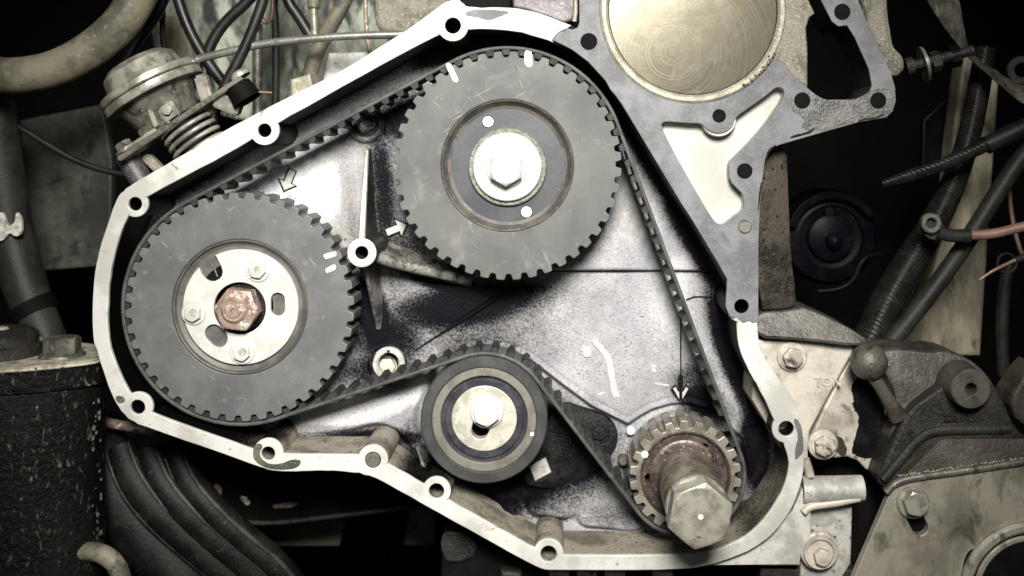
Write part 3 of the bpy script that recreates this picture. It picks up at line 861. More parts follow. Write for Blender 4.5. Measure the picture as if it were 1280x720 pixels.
arrow(355, 238, math.radians(112), 27, 4.2, 10.5, HB + 6)
arrow(508, 281, math.radians(-22), 27, 4.2, 11, HB + 6)
for sx in (-1, 1):
    P = [T(851 + sx * a, b, HB + 6) for a, b in ((2.0, 499), (9.5, 486), (6.5, 484), (3.2, 490), (2.0, 490))]
    MB().plate([P], [], HB + 6, HB - 1, .6).build('arrow_mark', 'pale_casting', case)
    P = [T(851 + sx * a, b, HB + 3) for a, b in ((0.6, 502), (12, 486), (7, 481), (3, 487), (3, 470), (0.6, 468))]
    MB().plate([P], [], HB + 4, HB - 1, .3).build('arrow_outline', 'oily_black', case)

# scribed cracks, and black strips painting the shade of the step edges
def line(pts, w, m, name, lift=0.8):
    mb = MB()
    for p, q in zip(pts, pts[1:]):
        h = HB + lift
        l = math.hypot(q[0] - p[0], q[1] - p[1]); nx_, ny_ = -(q[1] - p[1]) / l * w / 2, (q[0] - p[0]) / l * w / 2
        P = [T(p[0] + nx_, p[1] + ny_, h), T(q[0] + nx_, q[1] + ny_, h), T(q[0] - nx_, q[1] - ny_, h), T(p[0] - nx_, p[1] - ny_, h)]
        mb.plate([P], [], h, h - 3)
    return mb.build(name, m, case)
line([(851.5, 392), (851, 430), (851.3, 470), (850.7, 503)], 1.5, 'black_hole', 'dark_line', -3.6)
line([(858, 375), (868, 371), (878, 371), (892, 372)], 1.3, 'black_hole', 'dark_line', -3.6)
line([(688, 339), (760, 338.4), (830, 338), (905, 339)], 1.8, 'black_hole', 'dark_line', -1.2)  # shade of the level step drawn as a black strip
line([(519, 438), (545, 421), (575, 402), (612, 378), (640, 359)], 2.0, 'black_hole', 'dark_line', 0.4)
line([(922, 543), (936, 536), (950, 532)], 1.6, 'black_hole', 'dark_line', -2.4)
MB().plate([TP([(814.5, 457), (820, 457), (820, 458.3), (818.2, 458.6), (818.2, 462.5), (820, 463), (820, 464.2), (814.5, 464.2), (814.5, 463), (816.3, 462.5), (816.3, 458.6), (814.5, 458.3)], HB - 4)], [], HB - 4.2, HB - 10).build('casting_mark', 'white_paint', case)
for pts, w in (([(742, 425), (756, 440), (762, 452), (765, 470), (767, 486), (773, 500)], 4.0), ([(731, 433), (734, 440), (733, 446)], 4.5), ([(818, 479), (836, 482)], 1.2), ([(747, 493), (757, 490)], 1.0)):
    # bare worn streaks in the casting
    P = chaikin(pts, 2, False)
    L_, R_ = [], []
    for i, p in enumerate(P):
        a_, b_ = P[max(0, i - 1)], P[min(len(P) - 1, i + 1)]
        l = math.hypot(b_[0] - a_[0], b_[1] - a_[1]); q = w * (0.55 + 0.45 * math.sin(2.4 * i / len(P) + .5)) * (0.85 + .3 * random.random())
        L_.append((p[0] - (b_[1] - a_[1]) / l * q, p[1] + (b_[0] - a_[0]) / l * q)); R_.append((p[0] + (b_[1] - a_[1]) / l * q, p[1] - (b_[0] - a_[0]) / l * q))
    MB().plate([TP(L_ + R_[::-1], HB - 5)], [], HB - 4.0, HB - 12).build('worn_streak', 'worn_bare', case)

# socket plugs, oil seal plate with its bolt, bright square
MB().ring((*T(485, 455, -84), -90), 13.5, 22, -8, 6, 40, 2).build('plug_seat', 'grey_casting', case)
MB().ring((*T(459, 155, -84), -90), 14, 22, -8, 5, 40, 2.5).build('plug_seat', 'dark_casting', case)
MB().hexa((*T(485, 456, -112), -108), 12, 10).lathe((*T(485, 456, -112), -110), [(0, 0), (13.5, 0), (13.5, 4), (0, 4)], 30).build('plug_bolt', 'plated_dull', case)
MB().lathe((*T(460, 153, -112), -122), [(0, 0), (15, 0), (15, 3), (8, 3), (7, 8), (0, 8)], 30).build('plug', 'oily_black', case)
seal = chaikin([(648, 606), (672, 560), (688, 515), (702, 502), (738, 513), (760, 521), (771, 534), (773, 553), (762, 571), (755, 588), (722, 606), (690, 612)], 1)
sp = MB().plate([TP(seal, -98)], [TP([(661, 582), (682, 571), (690, 590), (669, 602)], -98)], -97, -112, 2).build('seal_plate', 'oily_black', case, angle=60)
bo = MB().hexa((*T(749, 541, -92), -97), 9.8, 8, a0=.3).lathe((*T(749, 541, -97), -98), [(0, 0), (14, 0), (14, 2.5), (13, 3.2), (0, 3.2)], 28)
o = bo.build('bolt', 'oily_black', sp)
MB().plate([TP([(662, 583), (682, 572), (689, 590), (669, 601)], -97)], [], -96, -112, .5).build('bare_pad', 'grey_casting', case)
MB().lathe((*T(779, 576, -90), -100), [(0, 0), (7, 0), (7, 10), (5, 13), (0, 13)], 20).build('stud', 'dull_metal', case)
MB().lathe((*T(788.5, 539, -92), -100), [(0, 0), (5.6, 0), (5.6, 7), (4.6, 8), (0, 8)], 24).build('pin', 'white_paint', case)
MB().plate([ellipse(*T(790, 685.5, -60), 13, 4.5, 0, 28)], [], -40, -42, .5).build('drain_slot', 'black_hole', case)

# ================================================================== THE BELT DRIVE
HF, HR = -14.0, -64.0
kf = (D - HF) / D
R_BIG, R_CRK = 143 * kf, 70 * kf
C_P = T(299.5, 384, HF); C_C = T(634, 207, HF); C_K = T(857, 596, HF); C_T = T(605, 525, HF)
R_T = 79.5 * kf
BT = 7.0
wheels = [(C_P, R_BIG + BT, 1), (C_C, R_BIG + BT, 1), (C_K, R_CRK + BT, 1), (C_T, R_T + 0.4, -1)]
tang = []
for i in range(4):
    (c0, r0, s0), (c1, r1, s1) = wheels[i], wheels[(i + 1) % 4]
    dx, dy = c1[0] - c0[0], c1[1] - c0[1]; dist = math.hypot(dx, dy)
    ux, uy = dx / dist, dy / dist
    sn = (s1 * r1 - s0 * r0) / dist; cs = math.sqrt(1 - sn * sn)
    d_ = (cs * ux + sn * uy, cs * uy - sn * ux)      # (cos - sin R) u, R(x,y) = (-y,x)
    n_ = (-d_[1], d_[0])
    tang.append(((c0[0] - s0 * r0 * n_[0], c0[1] - s0 * r0 * n_[1]), (c1[0] - s1 * r1 * n_[0], c1[1] - s1 * r1 * n_[1])))
path = []       # (x, y, dx, dy) along the belt's back
for i in range(4):
    c, r, s = wheels[i]
    p0 = tang[i - 1][1]; p1 = tang[i][0]
    a0 = math.atan2(p0[1] - c[1], p0[0] - c[0]); a1 = math.atan2(p1[1] - c[1], p1[0] - c[0])
    if s > 0:
        while a1 < a0: a1 += 2 * PI
    else:
        while a1 > a0: a1 -= 2 * PI
    n = max(8, int(abs(a1 - a0) * r / 3))
    for k in range(n + 1):
        a_ = a0 + (a1 - a0) * k / n
        path.append((c[0] + r * math.cos(a_), c[1] + r * math.sin(a_), -math.sin(a_) * s, math.cos(a_) * s))
    q0, q1 = tang[i]
    l = math.hypot(q1[0] - q0[0], q1[1] - q0[1]); m = int(l / 8)
    for k in range(1, m):
        t = k / m
        path.append((q0[0] + (q1[0] - q0[0]) * t, q0[1] + (q1[1] - q0[1]) * t, (q1[0] - q0[0]) / l, (q1[1] - q0[1]) / l))
belt = thing('timing_belt', 'long black toothed rubber belt looped over both big pulleys, the sprocket and the smooth roller', 'timing belt', *T(560, 560, HF), HF)
H1, H0 = -17.0, -66.0
def band_mesh(o0, o1, h1, h0, b):
    mb = MB(); V, F = [], []
    n = len(path)
    for x, y, dx, dy in path:
        nx_, ny_ = -dy, dx
        for o_, h_ in ((o0, h0), (o0, h1 - b), (o0 + b, h1), (o1 - b, h1), (o1, h1 - b), (o1, h0)):
            V.append((x + nx_ * o_, y + ny_ * o_, h_))
    for i in range(n):
        j = (i + 1) % n
        for k in range(6):
            l = (k + 1) % 6
            F.append((i * 6 + k, i * 6 + l, j * 6 + l, j * 6 + k))
    mb.add(V, F); return mb
band_mesh(0, 4.6, H1, H0, .8).build('belt_band', 'belt_edge', belt, angle=50)
# teeth at even pitch along the pitch line
PO = 4.0
cum = [0.0]
for i in range(len(path)):
    a_, b_ = path[i], path[(i + 1) % len(path)]
    p = (a_[0] - a_[3] * PO, a_[1] + a_[2] * PO); q = (b_[0] - b_[3] * PO, b_[1] + b_[2] * PO)
    cum.append(cum[-1] + math.hypot(q[0] - p[0], q[1] - p[1]))
Ltot = cum[-1]
pitch0 = 2 * PI * (R_BIG + BT - PO) / 44
NT = round(Ltot / pitch0)
pitch = Ltot / NT
prof = [(-5.4, 0), (-4.7, 2.2), (-3.4, 6.2), (-2.4, 6.9), (2.4, 6.9), (3.4, 6.2), (4.7, 2.2), (5.4, 0)]
tm = MB()
V, F = [], []
for a_, o_ in prof:
    V.append((a_, o_, -0.8)); V.append((a_, o_, H0 - H1 + 0.5))
n = len(prof)
for i in range(n):
    j = (i + 1) % n
    F.append((2 * i, 2 * j, 2 * j + 1, 2 * i + 1))
F.append(tuple(2 * i for i in range(n))); F.append(tuple(2 * i + 1 for i in reversed(range(n))))
tooth_me = bpy.data.meshes.new('belt_tooth')
tooth_me.from_pydata([(x * U, -h * U, -y * U) for x, y, h in V], [], F)
bmx = bmesh.new(); bmx.from_mesh(tooth_me); bmesh.ops.recalc_face_normals(bmx, faces=bmx.faces); bmx.to_mesh(tooth_me); bmx.free()
tooth_me.materials.append(MATS['belt_rubber'])
tooth_on = {0: [], 1: [], 2: []}
borg = Vector(belt['_o'])
for k in range(NT):
    s = (k + 0.35) * pitch
    i = int(np.searchsorted(cum, s) - 1); i = min(max(i, 0), len(path) - 1)
    t = (s - cum[i]) / (cum[i + 1] - cum[i])
    a_, b_ = path[i], path[(i + 1) % len(path)]
    dx, dy = a_[2] * (1 - t) + b_[2] * t, a_[3] * (1 - t) + b_[3] * t
    l = math.hypot(dx, dy); dx /= l; dy /= l
    x = a_[0] * (1 - t) + b_[0] * t - dy * 4.2; y = a_[1] * (1 - t) + b_[1] * t + dx * 4.2
    o = bpy.data.objects.new('belt_tooth', tooth_me); COL.objects.link(o)
    o.parent = belt; o.location = W(x, y, H1) - borg; o.rotation_euler = (0, math.atan2(dy, dx), 0)
    for w in range(3):
        c, r, sg = wheels[w]
        if abs(math.hypot(x - c[0], y - c[1]) - (r - 4.2)) < 1.0:
            tooth_on[w].append(math.atan2(y - c[1], x - c[0]))

def phase(w, nteeth):
    p = 2 * PI / nteeth
    z = sum(complex(math.cos(a * nteeth), math.sin(a * nteeth)) for a in tooth_on[w])
    return math.atan2(z.imag, z.real) / nteeth

def gear(c, R, nt, ph, depth=7.2, tipw=0.52, rootw=0.40):
    """outline of a toothed wheel; a gap is centred on angle ph"""
    p = 2 * PI / nt
    out = []
    for k in range(nt):
        g = ph + k * p
        ro = R - depth
        for f, r in ((-0.165, ro + 1.0), (-0.12, ro), (0.12, ro), (0.165, ro + 1.0), (0.235, R - 1.4), (0.275, R), (0.5, R + .25), (0.725, R), (0.765, R - 1.4)):
            a_ = g + f * p
            out.append((c[0] + r * math.cos(a_), c[1] + r * math.sin(a_)))
    return out

# ---- injection pump pulley
def cpt(c, u, v, h):        # a point seen at (u, v) on a face at height h
    return T(u, v, h)
pp = thing('pump_pulley', 'dark grey toothed pulley with rusty centre nut and white three-bolt adjusting plate', 'toothed pulley', *C_P, HR, 'toothed timing pulleys')
MB().plate([gear(C_P, R_BIG, 44, phase(0, 44))], [circle(*C_P, 86, 88)], HF, HR, 0.9).build('toothed_rim', 'pulley_steel_dark', pp)
MB().lathe((*C_P, 0), [(86.2, HF - 3), (84.2, HF - 0.6), (83.0, HF - 1.5), (81.5, HF - 6), (77, HF - 9), (40, HF - 9.5), (40, HR + 4), (86.2, HR + 4)], 96, closed=True).build('dish', 'dish_worn', pp)
pl_o = [C_P[0] + 0.0, C_P[1] + 0.5]
HPk = HF - 4
def s_(u0, v0, u1, v1, r): return slot(*T(u0, v0, HPk), *T(u1, v1, HPk), r)
open_slot = [T(u, v, HPk) for u, v in chaikin([(238, 306), (250, 340), (256, 349), (266, 353), (277, 347), (278.5, 337), (271, 323), (254, 296)], 1)]
plate_ = MB().plate([circle(*pl_o, 72.5 * kf, 96)], [circle(*T(299.5, 385.5, HPk), 33, 48), s_(347, 375, 347, 386, 9), s_(267, 417, 273, 423, 11.5), open_slot], HPk, HPk - 5.2, 0.9).build('adjusting_plate', 'plated_steel', pp)
MB().plate([open_slot[:9] if False else [T(u, v, HPk - 5) for u, v in chaikin([(246, 337), (254, 347), (266, 352), (277, 347), (278.5, 337), (271, 323), (262, 321), (256, 330)], 1)]], [], HPk - 5.25, HPk - 8).build('slot_recess', 'black_hole', pp)
MB().tube([T3(264, 329, HPk - 5), T3(268, 336, HPk - 5), T3(272, 346, HPk - 5)], 1.4, 8).build('stud_end', 'dull_metal', pp, angle=60)
MB().lathe((*T(272, 424, HF), HF - 22), [(0, 0), (9, 0), (9, 8), (5, 9), (5, 6), (0, 6)], 24).build('stud', 'dull_metal', pp)
for (u, v, a_) in ((323, 337, .2), (242.5, 391, .5), (303.5, 440, .35)):
    b = MB().lathe((*T(u, v, HPk), HPk - .5), [(0, 0), (15.5, 0), (15.5, 2), (14.8, 2.8), (0, 2.8)], 36).hexa((*T(u, v, HPk), HPk + 2.2), 11.0, 6.5, a0=a_).build('plate_bolt', 'plated_steel', pp)
    MB().lathe((*T(u, v, HPk + 8), HPk + 8.4), [(0, 0), (5.6, 0), (5.4, .5), (0, .5)], 20).build('bolt_mark', 'plated_dull', b)
MB().lathe((*T(299.5, 385.5, HPk), 0), [(0, HF - 30), (39, HF - 30), (39, HF - 28), (0, HF - 28)], 40).build('shaft_recess', 'black_hole', pp)
MB().lathe((*T(299.5, 386, HF), 0), [(0, HF - 25), (30.5, HF - 25), (30.5, HF - 10), (29.5, HF - 9), (0, HF - 9)], 48).build('nut_washer', 'oily_black', pp)
nx_, ny_ = T(298, 387, HF + 8)
nut = MB().hexa((nx_ - 1.5, ny_, HF - 9), 28.5, 22, a0=.12).build('centre_nut', 'rusty_steel', pp)
MB().lathe((nx_ - 4, ny_, HF + 12), [(0, 0), (16, 0), (16, 2.5), (13.5, 4.5), (10, 4), (9, 6), (3, 6.2), (2.2, 3), (0, 3)], 40).build('shaft_end', 'rusty_steel', nut)
for (u0, v0, u1, v1) in ((408, 320.5, 418, 317), (410, 338, 417, 334)):
    MB().plate([[T(x, y, HF) for x, y in dent(slot(u0, v0, u1, v1, 3.4, 5), .5, int(u0))]], [], HF + 0.6, HF - 1, .2).build('paint_mark', 'tape_white', pp)

# ---- camshaft pulley
cp = thing('camshaft_pulley', 'pale grey toothed pulley with dark dished centre, bright hub bolt and two small holes', 'toothed pulley', *C_C, HR, 'toothed timing pulleys')
MB().plate([gear(C_C, R_BIG, 44, phase(1, 44))], [circle(*C_C, 84, 88)], HF, HR, 0.9).build('toothed_rim', 'pulley_steel', cp)
CC = T(634, 208.5, HF)
hl = [circle(*T(610, 152, HF - 12), 8, 24), circle(*T(658, 265, HF - 12), 8, 24)]
MB().lathe((*C_C, 0), [(84.2, HF - 2.5), (82.8, HF - 0.5), (81.6, HF - 1.2), (80, HF - 5), (76, HF - 11), (71.5, HF - 13), (71.5, HR + 4), (84.2, HR + 4)], 96, closed=True).build('dish_edge', 'dish_rust', cp)
MB().plate([circle(*C_C, 72, 88)], hl, HF - 12.5, HF - 24).build('dish', 'dish_steel', cp)
for (u, v) in ((610, 152), (658, 265)):
    MB().lathe((*T(u, v, HF - 14), 0), [(0, HF - 28), (7.2, HF - 28), (7.2, HF - 15), (6.4, HF - 14), (0, HF - 14)], 24).build('locating_pin', 'white_paint', cp)
MB().lathe((*CC, 0), [(0, HF - 13), (50, HF - 13), (50, HF - 7.5), (48.6, HF - 5.8), (0, HF - 5.8)], 72).build('washer', 'washer_knurl', cp)
h_ = MB().lathe((*CC, 0), [(0, HF - 6), (43.6, HF - 6), (43.6, HF - 1), (42.4, HF + .4), (0, HF + .4)], 72).build('hub', 'hub_plate', cp)
b = MB().lathe((*T(633, 210, HF), 0), [(0, HF), (25.5, HF), (25.5, HF + 1.6), (24.6, HF + 2.4), (0, HF + 2.4)], 44).hexa((*T(633, 210.5, HF), HF + 2), 22.5, 15, a0=PI / 6).build('hub_bolt', 'bright_bolt', cp)
for (u0, v0, u1, v1, r) in ((560.5, 82, 569.5, 100, 3.2), (660, 68, 661, 79, 5)):
    MB().plate([[T(x, y, HF) for x, y in dent(slot(u0, v0, u1, v1, r, 5), .5, int(u0))]], [], HF + 0.6, HF - 1, .2).build('paint_mark', 'white_paint', cp)

# ---- tensioner
tp = thing('tensioner_pulley', 'smooth grey tensioner roller with shiny off-centre bolt over a slot', 'tensioner', *C_T, HR)
MB().ring((*C_T, 0), 66, R_T, HR, HF, 96, 1.6).build('roller_rim', 'roller_rim', tp)
MB().ring((*C_T, 0), 55, 66.3, HR, HF - 2.0, 96, 1.2).build('bearing_race', 'bearing_race', tp)
MB().ring((*C_T, 0), 49, 55.2, HR, HF - 8, 80, 1).ring((*C_T, 0), 41.5, 50, HR, HF - 5, 80, 1.2).build('bearing_seal', 'bearing_seal', tp)
kT = HF - 3
disc_c = T(605, 524, HF)
sl = slot(*T(605, 516, kT), *T(600, 538, kT), 11)
dsc = MB().plate([circle(*disc_c, 41.5, 72)], [sl], kT, kT - 14, 1.2).build('adjuster_disc', 'plated_dull', tp)
MB().lathe((*disc_c, 0), [(0, HR), (40, HR), (40, HR + 20), (0, HR + 20)], 40).build('mount', 'black_hole', tp)
MB().lathe((*T(608.5, 514, kT), 0), [(0, kT - .5), (21.2, kT - .5), (21.2, kT + 2.5), (19.5, kT + 4), (0, kT + 4)], 48).hexa((*T(608.5, 514, kT), kT + 3.5), 17, 11, a0=.4).build('tensioner_bolt', 'plated_steel', tp)
MB().lathe((*T(665, 543, HF), HF - 3), [(0, 0), (2.7, 0), (2.6, 2), (0, 2)], 16).build('pin_mark', 'white_paint', tp)

# ---- crankshaft sprocket and its long bolt
ck = thing('crankshaft_sprocket', 'small tan toothed sprocket with rusty hub and long hex-headed bolt sticking out', 'sprocket', *C_K, HR)
MB().plate([gear(C_K, R_CRK, 22, phase(2, 22), 8.2)], [circle(*C_K, 57, 64)], HF, HR - 6, 1.0).build('toothed_rim', 'sprocket_steel', ck)
MB().lathe((*C_K, 0), [(57.3, HF - 2), (56, HF - 0.8), (54.8, HF - 1.4), (54, HF - 6), (53, HF - 7), (53, HR), (57.3, HR)], 72, closed=True).build('hub_edge', 'hub_rust', ck)
MB().plate([circle(*C_K, 54, 64)], [circle(*T(880, 559, HF - 7), 5.2, 20), circle(*T(811, 597, HF - 7), 5.6, 20)], HF - 6.5, HF - 18).build('hub_disc', 'hub_rust', ck)
MB().plate([circle(*C_K, 53, 40)], [], HF - 24, HF - 30).build('hub_back', 'black_hole', ck)
MB().lathe((*C_K, 0), [(0, HF - 8), (45, HF - 8), (45, HF - 4.5), (43.5, HF - 3.5), (39, HF - 3.2), (0, HF - 3.2)], 56).build('collar', 'hub_rust', ck)
KX, KY = T(858.5, 601, HF)
MB().lathe((KX, KY, 0), [(0, HF - 5), (37, HF - 5), (37, 76), (36.2, 78), (34.5, 79), (34, 84), (0, 84)], 56).build('bolt_shank', 'shank_steel', ck)
hx = MB().lathe((KX, KY, 80), [(0, 0), (36.4, 0), (37.4, 1), (37.4, 5), (36, 7), (0, 7)], 56).hexa((KX, KY, 83), 39, 33, a0=0.70, dome=0.3).build('bolt_head', 'bolt_steel', ck)
MB().lathe((KX, KY, 116), [(0, 0), (3.4, 0), (3, .4), (0, .4)], 20).build('centre_mark', 'white_paint', ck)
MB().plate([TP([(853, 566), (854, 574), (856.5, 574), (855.5, 566)], HF)], [], HF + 2, HF - 6).build('key', 'dull_metal', ck)
MB().plate([TP([(858, 570), (858, 575), (869, 576), (870, 571)], HF)], [], HF, HF - 6, .6).build('key', 'hub_rust', ck)
MB().lathe((*T(806, 568, HF), HF), [(0, -1), (4.6, -1), (4.4, .6), (0, .6)], 16).build('paint_mark', 'white_paint', ck)
# ================================================================== PUMP HOUSING BESIDE THE CASE
def arcp(cx, cy, r, a0, a1, n):
    return [(cx + r * math.cos(math.radians(a0 + (a1 - a0) * i / n)), cy + r * math.sin(math.radians(a0 + (a1 - a0) * i / n))) for i in range(n + 1)]
BX, BY = 867, 12
HG = [(724, -70), (724, 28), (722, 34), (716, 37), (709, 35), (706, 38), (697.5, 41), (694, 46), (690, 50), (703, 56), (715, 62), (735, 77), (757, 101), (763, 112), (769, 119), (777, 130), (831, 220), (852, 255), (864, 273), (897, 328),
      (909, 349), (907, 383), (912, 396), (921, 398), (927, 404), (936, 402), (941, 405), (948, 403), (948.5, 300), (950, 262), (953, 225), (957, 198), (963, 186), (975, 181), (992, 176), (1034, 164), (1073.7, 152.7), (1108, 147), (1116, 139), (1120, 126),
      (1119, 108), (1113, 89), (1082, 22), (1052, -50), (1005, -50), (1022, -8), (1033, 13), (1040, 27), (1048, 33), (1059, 32), (1068, 46), (1086, 86), (1090, 107), (1088, 113), (1083, 117.6), (1068, 124.6), (1032, 124.6), (1022, 120), (1013, 113), (991, 93), (978, 78), (970, 75)]
HG += arcp(BX, BY, 117.5, 31, 217, 60) + [(772, -70)]
POCK = chaikin([(826, 157), (830, 152), (840, 152), (862, 154), (876, 154), (881, 159), (886, 164), (897, 167.5), (908, 165), (916, 158), (919, 147), (940, 132), (960, 118), (970, 109), (977, 109.5), (981, 114), (978, 125), (965, 144), (948, 166), (933, 182), (919, 196),
                (912, 203), (911, 214), (913, 227), (922, 236), (928, 242), (930, 250), (930, 259), (925, 266), (919, 269), (911, 276), (904, 281), (896, 279.5), (888, 270), (860, 222), (840, 186)], 1)
HH = [(736, 52, 10.3), (899, 145, 8.3), (931, 214, 9.6), (1003, 126, 10), (1098, 126, 10), (1053, 15, 10), (927, 383, 9)]
hs = thing('pump_housing', 'grey gasket-faced housing with a large round bore and a white triangular pocket', 'pump housing', 880, 400, -60)
hcs = [circle(x, y, r, 28) for x, y, r in HH]
MB().plate([HG], hcs + [POCK], 0.0, -4, 0.8).build('gasket_face', 'gasket', hs)
pcx, pcy = 905, 200
POCKo = [(pcx + (x - pcx) * 1.04, pcy + (y - pcy) * 1.04) for x, y in POCK]
MB().plate([HG], hcs + [POCKo, chaikin(OUT, 2)], -4.2, -78, 0.1).build('housing_body', 'dark_casting', hs)
MB().plate([POCKo], hcs + [POCK], -4.4, -32, 0.1).build('pocket_wall', 'white_casting', hs)
MB().plate([POCK], [circle(899, 149, 22, 32), circle(931, 214, 19, 28)], -19, -30, .1).build('pocket_floor', 'white_casting', hs)
MB().plate([circle(899, 149, 21.8, 32)], [circle(899, 145, 8.6, 24)], -2.6, -30, 1.5).build('bolt_boss', 'white_casting', hs)
# the oily corner of the gasket: a film with its own ragged outline
film = dent(chaikin([(990, 128), (1003, 112), (1016, 117), (1032, 125.5), (1068, 125.5), (1083, 118.5), (1089, 112), (1112, 110), (1118, 126), (1115, 138), (1106, 146), (1072, 152), (1040, 160), (1010, 164), (1000, 158), (1008, 150), (996, 142), (988, 138)], 2), .5, 9)
MB().plate([film], [circle(1003, 126, 10.8, 28), circle(1098, 126, 10.8, 28)], 0.45, 0.06).build('oil_film', 'gasket_oily', hs)
for (pts, r) in (([(988, 172), (994, 170), (1003, 168), (1013, 165), (1018, 160)], 1.9), ([(1072, 153), (1078, 149), (1094, 148), (1104, 143)], 1.4), ([(958, 198), (961, 188), (970, 182)], 1.8), ([(948, 262), (950, 240), (952, 228)], 1.2)):
    MB().tube([(x, y, 0) for x, y in pts], [r * q for q in (0.5, 1, .7, 1, .4)][:len(pts)], 8).build('gasket_bead', 'oily_black', hs, angle=60)
bl = MB()
rb = random.Random(3)
for i in range(20):
    t = rb.random(); a_ = math.radians(58 - 30 * t)
    bl.lathe((BX + (113 + rb.uniform(-3, 4)) * math.cos(a_), BY + (112 + rb.uniform(-3, 4)) * math.sin(a_), -1), [(0, 0), (1.6, 0), (1.2, 1.5), (0, 2.2)], 7)
o = bl.build('sealant_crumbs', 'dull_metal', hs); o['kind'] = 'stuff'
MB().ring((BX, BY, 0), 106.5, 117.2, -40, -2.2, 120, 3).build('bore_lip', 'bore_lip', hs)
MB().lathe((BX, BY, 0), [(0, -30), (106.4, -30), (106.4, -9), (105, -8), (60, -8.0), (0, -8.0)], 120).build('turned_disc', 'turned_disc', hs)
web = [(972, 77), (980, 80), (992, 95), (1011, 110), (1011, 60), (1009, 34), (1013, 22), (1020, 16), (1010, -6), (995, -50), (940, -60)] + arcp(BX, BY, 107, -46, 32, 20)
MB().plate([web], [], -5, -78, 2.5).build('cast_web', 'rough_casting', hs)
MB().lathe((931, 283, -30), [(0, 0), (8.6, 0), (8.6, 31.5), (7.4, 33), (0, 33)], 32).build('dowel_pin', 'dull_metal', hs)
for (x, y, r) in HH[:6]:
    MB().lathe((x, y, 0), [(r + .2, -2), (r - .7, -2), (r - .8, -60), (0, -60), (0, -64), (r + .2, -64)], 28).build('bolt_hole', 'black_hole', hs)

# block behind the top of the case
hb = thing('cylinder_head', 'greyish brown cast metal block standing behind the top edge of the case', 'engine block', *T(680, 20, -30), -60)
MB().plate([TP([(638, -50), (641, 10), (655, 12), (680, 20), (704, 29), (716, 26), (722, 8), (722, -50)], -12)], [], -12, -90, 3).build('head_casting', 'purple_steel', hb)
MB().plate([TP([(560, -50), (560, 30), (700, 30), (640, 8), (640, -50)], -60)], [], -60, -100, 3).build('head_side', 'sooty_black', hb)
MB().tube([T3(718, -40, -9), T3(720, 10, -9), T3(718, 27, -9)], 3, 8).build('sealant_bead', 'bore_lip', hb, angle=60)

# ================================================================== THE ENGINE BAY BEHIND
wallm = MB()
wallm.box((600, 300, -1010), (4000, 0, 0), (0, 3500, 0), (0, 0, 20))
structure(wallm.build('bay_wall', 'sooty_black'))
MB_ = MB().plate([dent(chaikin(TP([(185, -60), (185, 40), (200, 90), (240, 120), (300, 160), (420, 130), (520, 60), (560, 20), (560, -60)], -430), 2), 2, 4)], [], -430, -445, 3)
structure(MB_.build('firewall', 'green_paint'))
o = MB().plate([TP([(24, 150), (128, 130), (140, 200), (138, 332), (40, 340), (30, 300)], -330)], [], -330, -345, 4).build('side_panel', 'grimy_panel')
tag(o, 'grimy olive sheet metal panel behind the left end of the case', 'metal panel')
o = MB().plate([TP([(195, 20), (232, 20), (246, 105), (205, 100)], -400)], [], -400, -412, 4).build('strut', 'beam_paint')
tag(o, 'dull tan flat strut behind the crossed black cables', 'strut')

o = MB().tube([T3(-90, 68, -70), T3(-10, 94, -70), T3(30, 95, -70), T3(78, 84, -72), T3(130, 52, -75), T3(165, 14, -80), T3(180, -30, -85), T3(190, -80, -90)], 24, 28, 3).build('radiator_hose', 'hose_tan', angle=60)
tag(o, 'thick dusty tan rubber hose curving across the upper left corner', 'hose')

# ---- throttle actuator
ac = thing('vacuum_actuator', 'pale metal actuator with round flanged cover, coil spring and bolted lever arm', 'actuator', *T(220, 190, -90), -120)
def fr(u, v, h):
    return Vector(T3(u, v, h))
axA = Vector((-0.50, -0.86, 0.05)).normalized()       # up and left, the actuator's axis
cA = fr(190, 112, -95)
MB().lathe(cA, [(0, -62), (36, -62), (40, -50), (52, -14), (58, -10), (0, -10)], 48, axA).build('body', 'dull_metal', ac)
MB().lathe(cA, [(0, -11), (68, -11), (69, -9), (69, -1), (67, 0), (0, 0)], 64, axA).lathe(cA, [(0, 1.5), (67, 1.5), (68.5, 3), (68.5, 10), (66, 12), (56, 12), (53, 18), (50, 34), (40, 42), (0, 44)], 64, axA).build('cover', 'pale_metal', ac)
for an in (0.4, 1.25, 2.1, 3.0, 5.5):
    e1 = axA.orthogonal().normalized(); e2 = axA.cross(e1)
    p = cA + (e1 * math.cos(an) + e2 * math.sin(an)) * 62 + axA * 12
    MB().hexa(tuple(p), 6.5, 6, axA).build('cover_screw', 'dull_metal', ac)
lv0, lv1 = fr(148, 202, -62), fr(310, 95, -62)
ld = (lv1 - lv0).normalized(); ln_ = Vector((-ld.y, ld.x, 0))
lmid = (lv0 + lv1) / 2
MB().box(tuple(lmid), tuple(ld * 96), tuple(ln_ * 3.4), (0, 0, 13)).build('lever', 'dull_metal', ac, bevel=1.2)
MB().box(tuple(lv0 + ld * 42 + ln_ * -5), tuple(ld * 26), tuple(ln_ * 2.6), (0, 0, 15)).build('lever_plate', 'pale_metal', ac, bevel=1)
for t, r in ((18, 12), (52, 10)):
    p = lv0 + ld * t - ln_ * 4
    MB().lathe(tuple(p), [(0, 0), (r + 4, 0), (r + 4, 4), (0, 4)], 24, tuple(-ln_)).hexa(tuple(p - ln_ * 4), r, 10, tuple(-ln_), .3).build('lever_bolt', 'dull_metal', ac)
p = lv1 - ld * 8 - ln_ * 3
MB().lathe(tuple(p), [(0, 0), (13, 0), (13, 5), (9, 9), (0, 9)], 24, tuple(-ln_)).build('lever_pivot', 'pale_metal', ac)
MB().lathe(tuple(lv1 - ld * 18 + ln_ * 3), [(0, 0), (17, 0), (20, 24), (0, 26)], 24, tuple(ln_)).build('bush', 'sooty_black', ac)
pc = fr(213, 140, -62)
